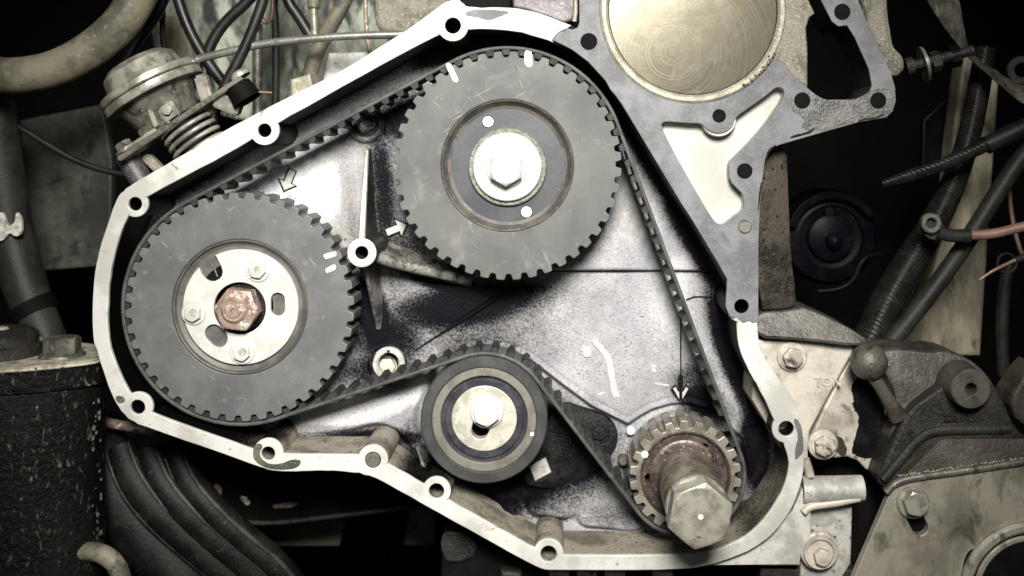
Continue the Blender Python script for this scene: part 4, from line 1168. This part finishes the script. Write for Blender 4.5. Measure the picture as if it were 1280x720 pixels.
MB().box(tuple(pc), tuple(ld * 12), tuple(ln_ * 12), (0, 0, 9)).build('clevis', 'pale_metal', ac, bevel=2)
MB().hexa(tuple(pc + Vector((0, -2, 9))), 7, 6).build('clevis_bolt', 'pale_metal', ac)
MB().box(tuple(fr(194, 147, -60)), tuple(ln_ * 13 - ld * 3), tuple(ld * 3), (0, 0, 10)).build('tab', 'pale_metal', ac, bevel=1)
cs = fr(238, 166, -80)
sp = []
for i in range(90):
    a_ = i * 2 * PI / 20
    e2 = Vector((0, 0, 1))
    sp.append(tuple(cs + ld * 34 * math.cos(a_) + e2 * 26 * math.sin(a_) + ln_ * (-18 + i * 0.52)))
MB().tube(sp, 3.2, 8, 1).build('coil_spring', 'pale_metal', ac, angle=60)
MB().lathe(tuple(cs - ln_ * 24), [(0, 0), (26, 0), (26, 60), (0, 60)], 28, tuple(ln_)).build('spring_post', 'sooty_black', ac)
MB().box(tuple(fr(286, 130, -70)), tuple(ld * 10 + ln_ * 14), tuple(ld * 8 - ln_ * 6), (0, 0, 10)).build('bracket', 'pale_metal', ac, bevel=2)
MB().box(tuple(fr(258, 118, -95)), tuple(ld * 8 - ln_ * 26), tuple(ld * 8 + ln_ * 2), (0, 0, 8)).build('support_arm', 'pale_metal', ac, bevel=3)
MB().lathe(tuple(fr(172, 218, -90)), [(0, -20), (15, -20), (15, 30), (0, 30)], 24, tuple(axA)).build('foot', 'purple_steel', ac)
MB().box(tuple(fr(196, 208, -95)), tuple(ln_ * 20 + ld * 4), tuple(ld * 6), (0, 0, 8)).build('stay', 'bore_lip', ac, bevel=2)
MB().tube([tuple(fr(305, 114, -60)), tuple(fr(340, 116, -60))], 1.6, 8).build('link_wire', 'copper_wire', ac, angle=60)

# ---- pipes, rods and cables at the top
def cable(name, pts, h, r, m, label, cat='cable', n=14, group=None):
    P = [T3(*(p if len(p) == 3 else (*p, h))) for p in pts]
    o = MB().tube(P, r, n, 2).build(name, m, angle=60)
    if cat == 'cable' and m == 'cable_black' and not group:
        group = 'black cables behind the case'
    return tag(o, label, cat, group)
cable('metal_pipe', [(246, 74), (280, 66), (330, 54), (400, 47), (460, 44), (540, 42)], -105, 5.5, 'pipe_steel', 'thin bright metal pipe running behind the upper edge of the case', 'pipe')
cable('cable', [(345, -60), (330, 0), (306, 62), (278, 112), (262, 160)], -100, 7.5, 'cable_black', 'straight black cable slanting in front of the thin bright metal pipe')
cable('cable', [(215, -40), (222, 0), (238, 42), (262, 82), (300, 130)], -190, 8, 'cable_black', 'black cable slanting down to the right, crossing behind the thin bright pipe')
cable('cable', [(345, -40), (310, 2), (282, 26), (262, 56), (254, 90), (262, 130)], -200, 8, 'cable_black', 'black cable bending down to the left into the crossing point by the actuator')
cable('cable', [(215, -30), (203, 6), (190, 28), (170, 52), (150, 90)], -240, 8, 'cable_black', 'black cable passing behind the thick tan hose towards the actuator')
cable('cable', [(350, -40), (358, 0), (374, 22), (390, 48)], -210, 8, 'cable_black', 'short black cable beside the slim pipe fitting')
cable('cable', [(-60, 90), (-5, 140), (45, 172), (100, 205), (150, 218), (200, 225)], -160, 4.5, 'cable_black', 'thin black cable sagging from the left border down to the case corner')
cable('cable', [(205, -30), (202, 40), (208, 70), (214, 110)], -300, 5, 'hose_dark', 'thin dark cable hanging against the dull tan strut')
cable('tan_pipe', [(450, -60), (432, 0), (412, 34), (396, 64), (388, 90), (380, 130)], -170, 11, 'hose_tan', 'bent tan pipe crossing behind the thin bright metal pipe', 'pipe')
cable('slim_pipe', [(345, -50), (342, 0), (345, 40), (345, 90), (344, 160)], -280, 6, 'hose_dark', 'dark slim pipe standing against the green wall', 'pipe')
cable('copper_pipe', [(340, -30), (341, 10), (339, 24), (332, 30), (326, 22), (324, 0)], -190, 3, 'copper_wire', 'small bent copper pipe at the top border among the cables', 'pipe')
cable('slim_pipe', [(322, 30), (322, 80), (322, 150)], -300, 8, 'dull_metal', 'stout grey pipe behind the actuator lever tip', 'pipe')
pf = thing('pipe_fitting', 'slim metal pipe fitting with a collar hanging from the top border', 'pipe fitting', *T(392, 40, -200), -200)
MB().tube([T3(392, -40, -200), T3(392, 10, -200), T3(394, 48, -200)], 6, 14).build('tube', 'pale_metal', pf, angle=60)
MB().lathe(T3(392, 6, -200), [(0, -10), (9, -10), (9, 4), (7, 6), (0, 6)], 20, (0, 1, 0)).build('collar', 'hose_tan', pf)
mb = MB().plate([dent(chaikin(TP([(470, -60), (466, 10), (470, 36), (486, 44), (520, 40), (572, 16), (580, -60)], -150), 2), .8, 2)], [], -150, -210, 6)
tag(mb.build('casting', 'rough_casting'), 'mottled stone-grey casting behind the upper edge of the case near the top', 'casting')
cable('thin_rod', [(456, -20), (458, 40), (462, 66), (470, 90)], -160, 3, 'rusty_steel', 'thin rusty rod hanging beside the mottled casting', 'rod')
mb = MB().plate([TP([(410, 66), (470, 64), (470, 110), (400, 116)], -190)], [], -190, -230, 4)
tag(mb.build('metal_block', 'grey_casting'), 'plain grey metal block peeking over the sloping upper rim', 'metal block')
mb = MB().plate([TP([(365, 100), (390, 92), (394, 112), (366, 128)], -100)], [], -90, -130, 3)
tag(mb.build('pipe_clip', 'bore_lip'), 'small pale clip at the foot of the bent tan pipe', 'clip')

# ---- left: hose with tape, filter canister
lh = thing('coolant_hose', 'dark olive hose with a scrap of white tape going down behind the canister', 'hose', *T(50, 420, -140), -140)
MB().tube([T3(-10, 130, -150), T3(2, 220, -150), T3(12, 290, -150), T3(28, 350, -145), T3(44, 392, -140), T3(66, 440, -135), T3(80, 480, -130)], [30, 30, 30, 30, 27, 25, 25], 28, 3).build('hose', 'hose_dark', lh, angle=60)
MB().tube([T3(38, 380, -142), T3(43, 389, -141), T3(46, 395, -140)], [33, 31, 30], 28, 1).build('hose_clamp', 'sooty_black', lh, angle=60)
tp_ = dent(chaikin(TP([(-6, 268), (6, 264), (9, 282), (20, 280), (22, 264), (28, 272), (29, 292), (22, 296), (12, 290), (8, 300), (-6, 302)], -116), 1), .6, 8)
MB().plate([tp_], [], -112, -118, .8).build('tape', 'tape_white', lh)

fc = thing('filter_canister', 'black flaking filter canister with pale lid, domed cap and hex bolt', 'filter', 20, 720, -60)
def yprism(mb, xh, y0, y1):
    """a block with an (x, h) outline standing from y1 up to y0 (y0 may be a function of x)"""
    n = len(xh)
    top = y0 if callable(y0) else (lambda x, h: y0)
    V = [(x, top(x, h), h) for x, h in xh] + [(x, y1, h) for x, h in xh]
    F = [tuple(range(n)), tuple(reversed(range(n, 2 * n)))] + [(i, (i + 1) % n, n + (i + 1) % n, n + i) for i in range(n)]
    mb.add(V, F); return mb
xh = chaikin([(-120, -10), (-60, 22), (20, 14), (84, -22), (104, -48), (100, -90), (60, -150), (-60, -170), (-140, -120)], 1)
def grow(p, k): return [(-10 + (x + 10) * k, -70 + (h + 70) * k) for x, h in p]
yprism(MB(), grow(xh, 0.965), 484, 860).build('body', 'filter_body', fc, angle=40)
yprism(MB(), grow(xh, 1.0), 463, 490).build('lid_edge', 'filter_body', fc, angle=40, bevel=2)
yprism(MB(), grow(xh, 1.01), 457, 462.5).build('lid', 'filter_lid', fc, angle=40, bevel=1.2)
cx, cy = T(-4, 430, -60)
MB().lathe((cx, 457, -66), [(0, 0), (52, 0), (52, 14), (47, 16), (47, 28), (40, 34), (20, 38), (0, 38)], 48, (0, -1, 0)).build('cap', 'dark_casting', fc)
MB().lathe((cx + 12, 420, -50), [(0, 0), (9, 0), (7, 3), (0, 4)], 16, (0, -1, 0)).build('paint_blob', 'filter_lid', fc)
bx = T(78, 440, -62)[0]
b = MB().lathe((bx, 457, -62), [(0, 0), (29, 0), (28, 3), (24, 5), (0, 5)], 36, (0, -1, 0)).hexa((bx, 452, -62), 23, 20, (0, -1, 0), .45).build('lid_bolt', 'dull_metal', fc)
MB().hexa((T(40, 440, -95)[0], 457, -95), 14, 18, (0, -1, 0)).build('lid_nut', 'bore_lip', fc)
fl = MB(); rf = random.Random(5)
for i in range(36):      # curled flakes of paint along the front
    x = 102 + rf.uniform(-5, 2); y = rf.uniform(500, 716)
    k = min(range(len(xh)), key=lambda q: abs(xh[q][0] - x) - (40 if xh[q][1] > -60 else 0))
    h = np.interp(x, [-60, 20, 84, 104], [22, 14, -22, -50]) - 1
    s = rf.uniform(.6, 2.2)
    fl.plate([dent([(x + s * math.cos(t) * .7, y + s * math.sin(t) * 1.6) for t in (0, 1, 2, 3, 4, 5)], s * .3, i)], [], h + rf.uniform(.2, 1.4), h - 2)
o = fl.build('paint_flakes', 'dull_metal', fc); o['kind'] = 'stuff'
cable('drain_pipe', [(86, 690), (112, 688), (134, 694), (150, 712), (156, 745), (158, 790)], -40, 12, 'hose_tan', 'bent olive pipe leaving the foot of the black canister', 'pipe')

# ---- bellows, crossmember, rails below
bw = thing('bellows_boot', 'dark ribbed rubber boot slanting down below the left end of the case', 'rubber boot', *T(200, 620, -160), -160)
for i, (off_, r) in enumerate(((0, 26), (34, 23), (68, 20))):
    P = [T3(148 + off_ + 4, 556 + off_ * .1, -150), T3(166 + off_, 596 + off_ * .05, -140), T3(196 + off_, 636, -135), T3(240 + off_ * .95, 676 - off_ * .05, -145), T3(290 + off_ * .9, 716 - off_ * .1, -160), T3(350 + off_ * .8, 790, -190), T3(430 + off_ * .7, 900, -240), T3(520 + off_ * .7, 1020, -300)]
    fold = MB().tube(P, [r * .7, r, r, r, r, r, r, r], 18, 2).build('bellows_fold', 'bellows_rubber', bw, angle=60)
    Q = [(x + r * .62, y - r * .30, h + r * .66) for x, y, h in P[:6]]
    MB().tube(Q, [1, 3.4, 4.2, 4.2, 3.6, 2.5], 10, 2).build('fold_highlight', 'bellows_highlight', fold, angle=60)  # pale tubes paint the highlights along the fold edges
    Q = [(x - r * .50, y + r * .36, h + r * .72) for x, y, h in P[:6]]
    MB().tube(Q, [1, 2.4, 2.8, 2.6, 2.2, 1.5], 10, 2).build('fold_highlight', 'bellows_highlight', fold, angle=60)
MB().tube([T3(110, 530, -190), T3(128, 580, -180), T3(170, 650, -170), T3(230, 720, -170), T3(270, 770, -180), T3(380, 940, -250)], [40, 44, 46, 44, 40, 38], 24, 2).build('boot_body', 'bellows_rubber', bw, angle=60)
cable('edge_strip', [(100, 512), (130, 528), (165, 534), (195, 540)], -150, 7, 'rusty_steel', 'rusty bent edge strip just under the lower left corner of the case', 'strip')
cm = thing('crossmember', 'dark oily steel crossmember running under the case', 'crossmember', *T(380, 640, -240), -240)
MB().plate([TP([(200, 560), (260, 610), (300, 655), (335, 660), (520, 636), (560, 622), (560, 560), (300, 540)], -230)], [], -230, -290, 6).build('beam', 'sooty_black', cm)
MB().tube([T3(280, 648, -222), T3(330, 656, -222), T3(420, 645, -222), T3(515, 634, -222)], 4, 10).build('lip', 'dark_casting', cm, angle=60)
for (u, v, a, b, an) in ((306, 626, 9, 5, .7), (272, 612, 5, 9, -.4), (356, 632, 19, 4, -.1)):
    MB().plate([dent(ellipse(*T(u, v, -228), a, b, an, 18), .8, u)], [], -228.5, -233, .5).build('rust_patch', 'rusty_steel', cm)
rl = thing('chassis_rail', 'olive chassis rail with dark gaps seen below the crossmember', 'chassis rail', *T(430, 690, -380), -380)
MB().plate([TP([(322, 640), (436, 630), (424, 683), (332, 683)], -370)], [], -370, -390, 2).build('rail_panel', 'olive_rail', rl)
MB().plate([TP([(512, 630), (545, 626), (544, 682), (504, 682)], -370)], [], -370, -390, 2).build('rail_panel', 'grimy_panel', rl)

# ---- engine block below the case
eb = thing('engine_block', 'dark grimy cast engine block under the lower rim of the case', 'engine block', 640, 730, -120)
MB().plate([dent(chaikin(TP([(548, 655), (575, 660), (630, 690), (676, 716), (700, 718), (960, 716), (985, 1050), (548, 1050)], -70), 1), .8, 3)], [], -70, -140, 5).build('block', 'sooty_black', eb)
MB().plate([dent(chaikin(TP([(549, 662), (590, 668), (598, 690), (580, 704), (553, 704)], -64), 2), .8, 3)], [], -64, -72, 3).build('block_pad', 'dark_casting', eb)
for u in (640, 700, 735, 770, 830):
    MB().plate([TP([(u - 14, 714), (u + 12, 716), (u + 14, 1040), (u - 14, 1040)], -50)], [], -50, -80, 4).build('block_rib', 'grey_casting' if u > 690 else 'dark_casting', eb)

# ================================================================== RIGHT SIDE
ps = thing('block_flange', 'upright brown block flange with oil drops, between the housing and the dark alternator', 'engine flange', *T(972, 390, -40), -40)
MB().plate([dent(chaikin(TP([(944, 180), (986, 176), (989, 250), (992, 320), (999, 372), (997, 386), (985, 388), (944, 389)], -26), 1), .4, 2)], [], lambda x, y: -26 - max(0, (x - 950)) * .25, -120, 4).build('flange_casting', 'flange_brown', ps)
dr = MB(); rd = random.Random(8)
for i in range(70):
    u = rd.choice([rd.uniform(950, 956), rd.uniform(950, 990)]); v = rd.uniform(188, 386)
    x, y = T(u, v, -26); h = -26 - max(0, x - 950) * .25 - .6
    s = rd.uniform(.8, 2.1)
    dr.lathe((x, y, h), [(0, 0), (s, 0), (s * .8, s * .6), (0, s * .95)], 8)
o = dr.build('oil_drops', 'oily_black', ps, angle=60); o['kind'] = 'stuff'

al = thing('alternator', 'nearly black alternator with round end cover in the dark gap', 'alternator', *T(1040, 340, -260), -260)
AC = T(1042, 298, -230)
MB().lathe((*AC, -300), [(0, 0), (72, 0), (72, 40), (66, 52), (48, 58), (46, 52), (36, 50), (34, 62), (24, 66), (0, 66)], 56).build('end_cover', 'alternator_dark', al)
MB().lathe((*T(1044, 302, -225), -236), [(0, 0), (13, 0), (12, 12), (5, 18), (0, 19)], 24).build('shaft_end', 'alternator_dark', al)
MB().hexa((*T(1038, 265, -235), -246), 8, 10).build('cover_bolt', 'alternator_dark', al)
MB().tube([T3(1022, 364, -225), T3(1050, 362, -222), T3(1068, 350, -220), T3(1076, 326, -220), T3(1090, 318, -222), T3(1102, 318, -226)], 4, 12).build('terminal_rail', 'alternator_dark', al, angle=60)
MB().plate([arcp(*AC, 70, 195, 330, 24) + arcp(*AC, 58, 330, 195, 24)], [], -226, -240, 2).build('cover_rim', 'alternator_dark', al)

bm_ = MB().plate([TP([(1206, 60), (1250, 90), (1226, 445), (1118, 445), (1160, 360), (1182, 280), (1190, 180)], -300)], [], -300, -340, 5)
tag(bm_.build('body_beam', 'beam_paint'), 'wide stained tan body beam standing behind the slanting hoses', 'beam')
mb = MB().plate([TP([(1154, 150), (1196, 110), (1196, 200), (1152, 220)], -360)], [], -360, -372, 3)
tag(mb.build('body_plate', 'alternator_dark'), 'dark grey plate showing behind the corrugated hose', 'metal plate')
cable('corrugated_hose', [(1232, 60, -200), (1222, 120, -200), (1212, 170, -195), (1196, 220, -190), (1168, 280, -180), (1130, 340, -170), (1106, 385, -170), (1084, 436, -170)], 0, [15, 16, 16, 17, 20, 24, 26, 27], 'braided', 'thick black corrugated hose slanting down past the small ring terminal', 'hose', 20)
cable('braided_cable', [(1102, 230, -120), (1130, 222, -120), (1180, 206, -120), (1236, 180, -120), (1300, 148, -120)], 0, [5, 9, 9, 9, 9], 'braided', 'braided cable sheath with a frayed end, running to the right border', 'cable')
cable('cable_sleeve', [(1232, 182, -120), (1262, 168, -120), (1300, 150, -120)], 0, 12.5, 'cable_black', 'smooth black sleeve over the braided cable at the right border', 'sleeve')
cable('rubber_hose', [(1320, 150, -140), (1276, 196, -140), (1240, 252, -140), (1200, 316, -140), (1150, 384, -140), (1110, 432, -140), (1090, 460, -140)], 0, 12, 'hose_dark', 'slim dark rubber hose slanting in front of the stained tan beam', 'hose', 18)
cable('cable', [(1262, 330, -260), (1252, 380, -260), (1254, 470, -260)], 0, 9, 'hose_dark', 'dark cable hanging at the right edge of the stained tan beam')
cable('copper_wire', [(1262, 200, -250), (1262, 260, -250), (1276, 320, -250), (1300, 350, -250)], 0, 3, 'copper_wire', 'thin dim copper wire hanging behind the right ends of the cables', 'wire')
# ring terminal on a copper-coloured lead
rt = thing('ring_terminal', 'grey ring terminal crimped on a salmon coloured lead', 'ring terminal', *T(1163, 282, -100), -100)
RX, RY = T(1163, 279, -96)
MB().ring((RX, RY, -100), 7, 13.5, 0, 10, 32, 2).build('ring', 'dull_metal', rt)
MB().lathe((RX + 6, RY + 8, -112), [(0, 0), (14, 0), (14, 12), (0, 12)], 28).build('washer', 'dark_casting', rt)
MB().tube([T3(1172, 290, -100), T3(1185, 294, -100), T3(1198, 295, -100), T3(1212, 295, -100)], [9, 9, 9, 10], 16, 1).build('crimp', 'hose_dark', rt, angle=60)
MB().tube([T3(1208, 294, -100), T3(1240, 293, -98), T3(1268, 286, -96), T3(1310, 276, -94)], 6.6, 16, 2).build('lead', 'copper_wire', rt, angle=60)
rt2 = thing('wire_eyelet', 'small dark wire eyelet with a bare copper strand through it', 'wire eyelet', *T(1260, 330, -120), -120)
EX, EY = T(1259, 329, -120)
MB().ring((EX, EY, -123), 11.5, 14.5, 0, 4, 32, 1).build('ring', 'hose_dark', rt2)
MB().tube([(EX + 12, EY - 4, -120), (EX + 24, EY - 9, -120), (EX + 40, EY - 16, -120)], 4.5, 10).build('shank', 'hose_dark', rt2, angle=60)
MB().tube([T3(1269, 325, -112), T3(1254, 332, -110), T3(1240, 339, -108), T3(1224, 350, -108)], [2.6, 2.2, 2.2, 1.6], 8).build('copper_strand', 'copper_wire', rt2, angle=60)

# top right: stud bracket, threaded bolt, bent strap
sb = thing('stud_bracket', 'mottled cast arm with a threaded stud and washer beside the housing corner', 'bracket', *T(1110, 60, -100), -100)
MB().plate([dent(chaikin(TP([(1075, -50), (1108, -50), (1112, 20), (1118, 60), (1130, 68), (1133, 86), (1122, 98), (1106, 92), (1092, 60), (1080, 20)], -70), 2), .6, 4)], [], -70, -130, 8).build('arm', 'rough_casting', sb)
axs = Vector((0.95, -0.24, 0.1)).normalized()
MB().lathe(T3(1132, 84, -90), [(0, 0), (12, 0), (12, 10), (7, 12), (7, 90), (0, 90)], 24, axs).build('stud', 'dark_casting', sb)
MB().lathe(T3(1153, 81, -90), [(0, 0), (24, 0), (24, 4), (0, 4)], 36, axs).build('washer', 'dull_metal', sb)
MB().hexa(T3(1164, 78, -90), 14, 12, axs).build('nut', 'dark_casting', sb)
MB().hexa(T3(1188, 72, -90), 15, 12, axs).build('lock_nut', 'sooty_black', sb)
st = thing('bent_strap', 'twisted grey metal strap hanging down the upper right corner', 'strap', *T(1240, 80, -180), -180)
pts = [(1150, -60, -120), (1180, 0, -130), (1196, 40, -140), (1212, 70, -150), (1240, 92, -150), (1262, 108, -140), (1285, 122, -130), (1330, 130, -120)]
wv = [(26, 6), (24, 4), (14, 5), (8, 9), (10, 10), (12, 8), (14, 4), (16, 2)]
V, F = [], []
PP = chaikin([tuple(T3(*p)) + w for p, w in zip(pts, wv)], 3, False)
for i, p in enumerate(PP):
    a_, b_ = PP[max(0, i - 1)], PP[min(len(PP) - 1, i + 1)]
    dx, dy = b_[0] - a_[0], b_[1] - a_[1]; l = math.hypot(dx, dy); nx_, ny_ = -dy / l, dx / l
    for s_1, t_1 in ((-1, 1), (1, 1), (1, -1), (-1, -1)):
        V.append((p[0] + nx_ * s_1 * p[3], p[1] + ny_ * s_1 * p[3], p[2] + s_1 * p[4] * 1.6 + t_1 * 1.6))
for i in range(len(PP) - 1):
    for k in range(4):
        F.append((i * 4 + k, i * 4 + (k + 1) % 4, i * 4 + 4 + (k + 1) % 4, i * 4 + 4 + k))
F.append((0, 1, 2, 3)); F.append(tuple(4 * (len(PP) - 1) + k for k in (3, 2, 1, 0)))
q = MB(); q.add(V, F); q.build('strap', 'dull_metal', st, angle=50)
MB().ring(T3(1275, 88, -170), 10, 20, 0, 6, 28, 1).build('eye', 'dark_casting', st)

# ---- engine mount bracket (cream) with ball knob
mk = thing('mount_bracket', 'stained cream cast bracket with two hex bolts and a ball knob', 'engine bracket', *T(1020, 580, -50), -50)
MB().plate([chaikin(TP([(940, 392), (998, 388), (1006, 384), (1060, 408), (1086, 426), (1072, 432), (1000, 424), (940, 421)], -26), 1)], [], lambda x, y: -26 + (y - 400) * .35, -110, 4).build('ledge', 'mid_casting', mk)
plA = MB().plate([TP([(940, 424), (1000, 427), (1068, 433), (1066, 441), (1040, 488), (1012, 540), (1010, 575), (985, 575), (940, 500)], -34)], [], -34, -110, 3).build('upper_plate', 'cream_casting', mk)
plB = MB().plate([chaikin(TP([(1069, 441), (1080, 436), (1112, 450), (1122, 520), (1116, 566), (1095, 600), (1070, 574), (1036, 574), (1013, 566), (1013, 542)], -40), 1)], [], lambda x, y: -40 - max(0, x - 1045) * .35, -110, 3).build('lower_plate', 'cream_casting', mk)
for (u, v, a_) in ((990, 446, .2), (1029, 556, .45)):
    b = MB().lathe((*T(u, v, -32), -35), [(0, 0), (19.5, 0), (19.5, 3), (18, 5), (0, 5)], 40).lathe((*T(u, v, -30), -30), [(0, 0), (15.5, 0), (15.5, 3), (0, 3.4)], 36).hexa((*T(u, v, -26), -28), 13, 12, a0=a_).build('bracket_bolt', 'cream_casting' , mk)
st_ = dent(chaikin(TP([(1064, 486), (1080, 470), (1100, 478), (1113, 500), (1112, 548), (1096, 580), (1070, 573), (1066, 562), (1074, 545), (1078, 520), (1068, 512), (1070, 498)], -44), 2), 1.2, 4)
MB().plate([st_], [], lambda x, y: -39.3 - max(0, x - 1045) * .35, lambda x, y: -41 - max(0, x - 1045) * .35).build('burnt_oil', 'oily_black', mk)
st_ = dent(chaikin(TP([(1040, 548), (1050, 546), (1060, 556), (1062, 572), (1050, 573)], -38), 2), .8, 4)
MB().plate([st_], [], lambda x, y: -39.3 - max(0, x - 1045) * .35, lambda x, y: -41 - max(0, x - 1045) * .35).build('burnt_oil', 'brown_casting', mk)
KB = T3(1086, 452, -10)
MB().lathe(KB, [(0, -24), (14, -20), (21, -11), (23.5, 0), (21, 11), (14, 19), (6, 22.5), (0, 23)], 40).build('ball_knob', 'mid_casting', mk)
MB().tube([T3(1090, 466, -12), T3(1102, 486, -14), T3(1112, 503, -18), T3(1122, 520, -26)], [9.5, 7.5, 8.5, 12], 18, 2).build('knob_neck', 'mid_casting', mk, angle=60)
lettering('TON', *T(1035, 478, -33), -33.5, 16, 0.0, 'cream_casting', plA, 0.9)

db = thing('support_bracket', 'dark oily cast support bracket with a bored round stub', 'engine bracket', *T(1180, 560, -20), -20)
MB().plate([chaikin(TP([(1092, 440), (1130, 436), (1166, 441), (1176, 438), (1200, 443), (1224, 457), (1240, 478), (1252, 500), (1266, 537), (1270, 560), (1110, 620), (1094, 600), (1110, 540), (1122, 500)], -44), 1)], [], lambda x, y: -44 + np.clip((y - 440) * .12, 0, 12), -120, 5).build('bracket_back', 'mid_casting', db)
MB().plate([chaikin(TP([(1187, 476), (1160, 494), (1137, 511), (1124, 536), (1109, 570), (1097, 597), (1099, 606), (1110, 612), (1140, 585), (1172, 552), (1290, 550), (1268, 536), (1252, 500), (1236, 476)], -18), 1)], [], lambda x, y: -18 + np.clip((x - 1150) * .05, 0, 6), -90, 5).build('bracket_face', 'dark_casting', db)
MB().ridge([(*T(u, v, -14), -9, 5, 10) for u, v in ((1104, 600), (1126, 574), (1148, 548), (1166, 538), (1200, 537), (1262, 537))], -24).build('bracket_lip', 'dark_casting', db, angle=50)
MB().lathe((*T(1213, 486, 10), -30), [(0, 0), (28, 0), (25, 18), (24.6, 41), (23, 43), (8.5, 43), (7.5, 42), (7.2, 20), (0, 20)], 48).build('stub', 'mid_casting', db)
MB().tube([T3(1218, 490, -8), T3(1232, 488, -8)], 5, 8).build('stub_fillet', 'dark_casting', db, angle=60)
lettering('2281-USA', *T(1206, 522, -15), -13.6, 13, 0.0, 'dark_casting', db, 1.6)
lettering('8-D', *T(1140, 545, -17), -16.6, 13, -1.0, 'dark_casting', db, 1.6)
mb = MB().plate([chaikin(TP([(1262, 500), (1280, 470), (1300, 450), (1300, 536), (1272, 530)], -30), 1)], [], -30, -80, 5)
tag(mb.build('end_plate', 'brown_casting'), 'brown plate corner at the right border beside the bored stub', 'metal plate')

# ---- front cover, lower right
fcv = thing('lower_cover', 'dirty olive sheet cover with folded lip, hex bolt and large round hub', 'engine cover', *T(1180, 720, 0), 0)
MB().plate([TP([(1106, 614), (1176, 550), (1182, 548.5), (1460, 548.5), (1460, 553), (1320, 572), (1200, 588), (1136, 598), (1114, 608)], -8)], [], lambda x, y: -8 + (y - 548) * .12, -20, 1.6).build('cover_top', 'brown_casting', fcv)
MB().tube([T3(1108, 616, 4), T3(1118, 604, 4), T3(1140, 597, 4), T3(1200, 589, 4), T3(1260, 580, 4), T3(1320, 570, 4), T3(1460, 551, 4)], 4.6, 14).build('cover_lip', 'dull_metal', fcv, angle=60)
MB().plate([TP([(1112, 618), (1122, 606), (1140, 600), (1320, 575), (1460, 556), (1460, 1000), (960, 1000), (1068, 720)], 2)], [slot(*T(1143, 645, 2), *T(1150, 659, 2), 10)], 2, -10, 1.5).build('cover_face', 'cover_sheet', fcv)
MB().plate([slot(*T(1143, 645, 2), *T(1150, 659, 2), 13)], [], -9, -12).build('slot_back', 'black_hole', fcv)
MB().lathe((*T(1141, 628, 4), 2), [(0, 0), (20, 0), (20, 4), (18, 6), (0, 6)], 40).hexa((*T(1143, 627, 10), 7.5), 16, 14, a0=.2).build('cover_bolt', 'bolt_steel', fcv)
HCX, HCY = T(1290, 742, 6)
MB().ring((HCX, HCY, 0), 76, 90, -4, 12, 72, 4).ring((HCX, HCY, 0), 64, 72, -4, 6, 72, 2).build('hub_ring', 'cover_sheet', fcv)
MB().lathe((HCX, HCY, 0), [(0, 2.2), (78, 2.2), (78, 3.6), (0, 3.6)], 60).build('hub_recess', 'black_hole', fcv)
MB().plate([chaikin(TP([(1202, 718), (1208, 690), (1224, 683), (1232, 690), (1216, 712), (1210, 740), (1200, 740)], 3), 2)], [], 3.4, 0, .4).build('cover_notch', 'black_hole', fcv)
o = MB()
rs = random.Random(12)
for i in range(90):
    t = rs.random(); u = 1122 + 158 * t; v = 600 - 23 * t - 4.5 + rs.uniform(-1.5, 1)
    o.lathe((*T(u, v, 8), 7), [(0, 0), (1.3, 0), (1, 1), (0, 1.5)], 6)
o = o.build('oil_beads', 'pale_metal', fcv, angle=60); o['kind'] = 'stuff'

# ---- white block, lower right of the case
wb = thing('mount_block', 'pale cast block with a sideways stub and a ringed bolt, against the case corner', 'engine block', *T(1020, 715, -20), -20)
MB().plate([TP([(1008, 600), (1014, 632), (1014, 668), (1002, 690), (1000, 707), (860, 707), (900, 700), (960, 660), (990, 640)], -10)], [OUTs], -10, -70, 2).build('block_face', 'pale_casting', wb)
MB().plate([TP([(1005, 632), (1066, 634), (1064, 705), (1050, 726), (1000, 726)], -26)], [], -26, -80, 3).build('block_recess', 'grey_casting', wb)
MB().plate([TP([(950, 710), (1070, 712), (1070, 1000), (950, 1000)], -30)], [], -30, -80, 3).build('block_foot', 'dark_casting', wb)
MB().tube([T3(1002, 612, -16), T3(1030, 612, -16), T3(1078, 610, -16)], [17, 17, 16], 24, 1).build('side_stub', 'grey_casting', wb, angle=60)
MB().ridge([(*T(u, v, -8), -2, 5, 8) for u, v in ((1004, 640), (1012, 632), (1040, 629), (1074, 622))], -30).build('block_rib', 'cream_casting', wb, angle=50)
MB().tube([T3(1006, 574, -14), T3(1011, 588, -14), T3(1014, 606, -14)], 6, 12).build('web', 'cream_casting', wb, angle=60)
MB().lathe((*T(1025, 690, -10), -30), [(0, 0), (26, 0), (24, 18), (21.5, 20), (20.5, 24), (17, 24), (16.5, 20), (0, 20)], 44).build('bolt_boss', 'cream_casting', wb)
MB().hexa((*T(1028, 696, -4), -11), 11, 13, a0=.3).build('block_bolt', 'cream_casting', wb)
o = MB().plate([TP([(1080, 470), (1110, 560), (1112, 640), (1070, 730), (1060, 730), (1066, 620), (1000, 600), (1000, 570)], -100)], [], -100, -120, 2)  # added black sheet paints the shade of the gap
tag(o.build('shadow_plate', 'sooty_black'), 'black sheet put in as shade in the gap between the pale block and olive cover', 'metal plate')

for o in bpy.data.objects:
    if '_o' in o: del o['_o']
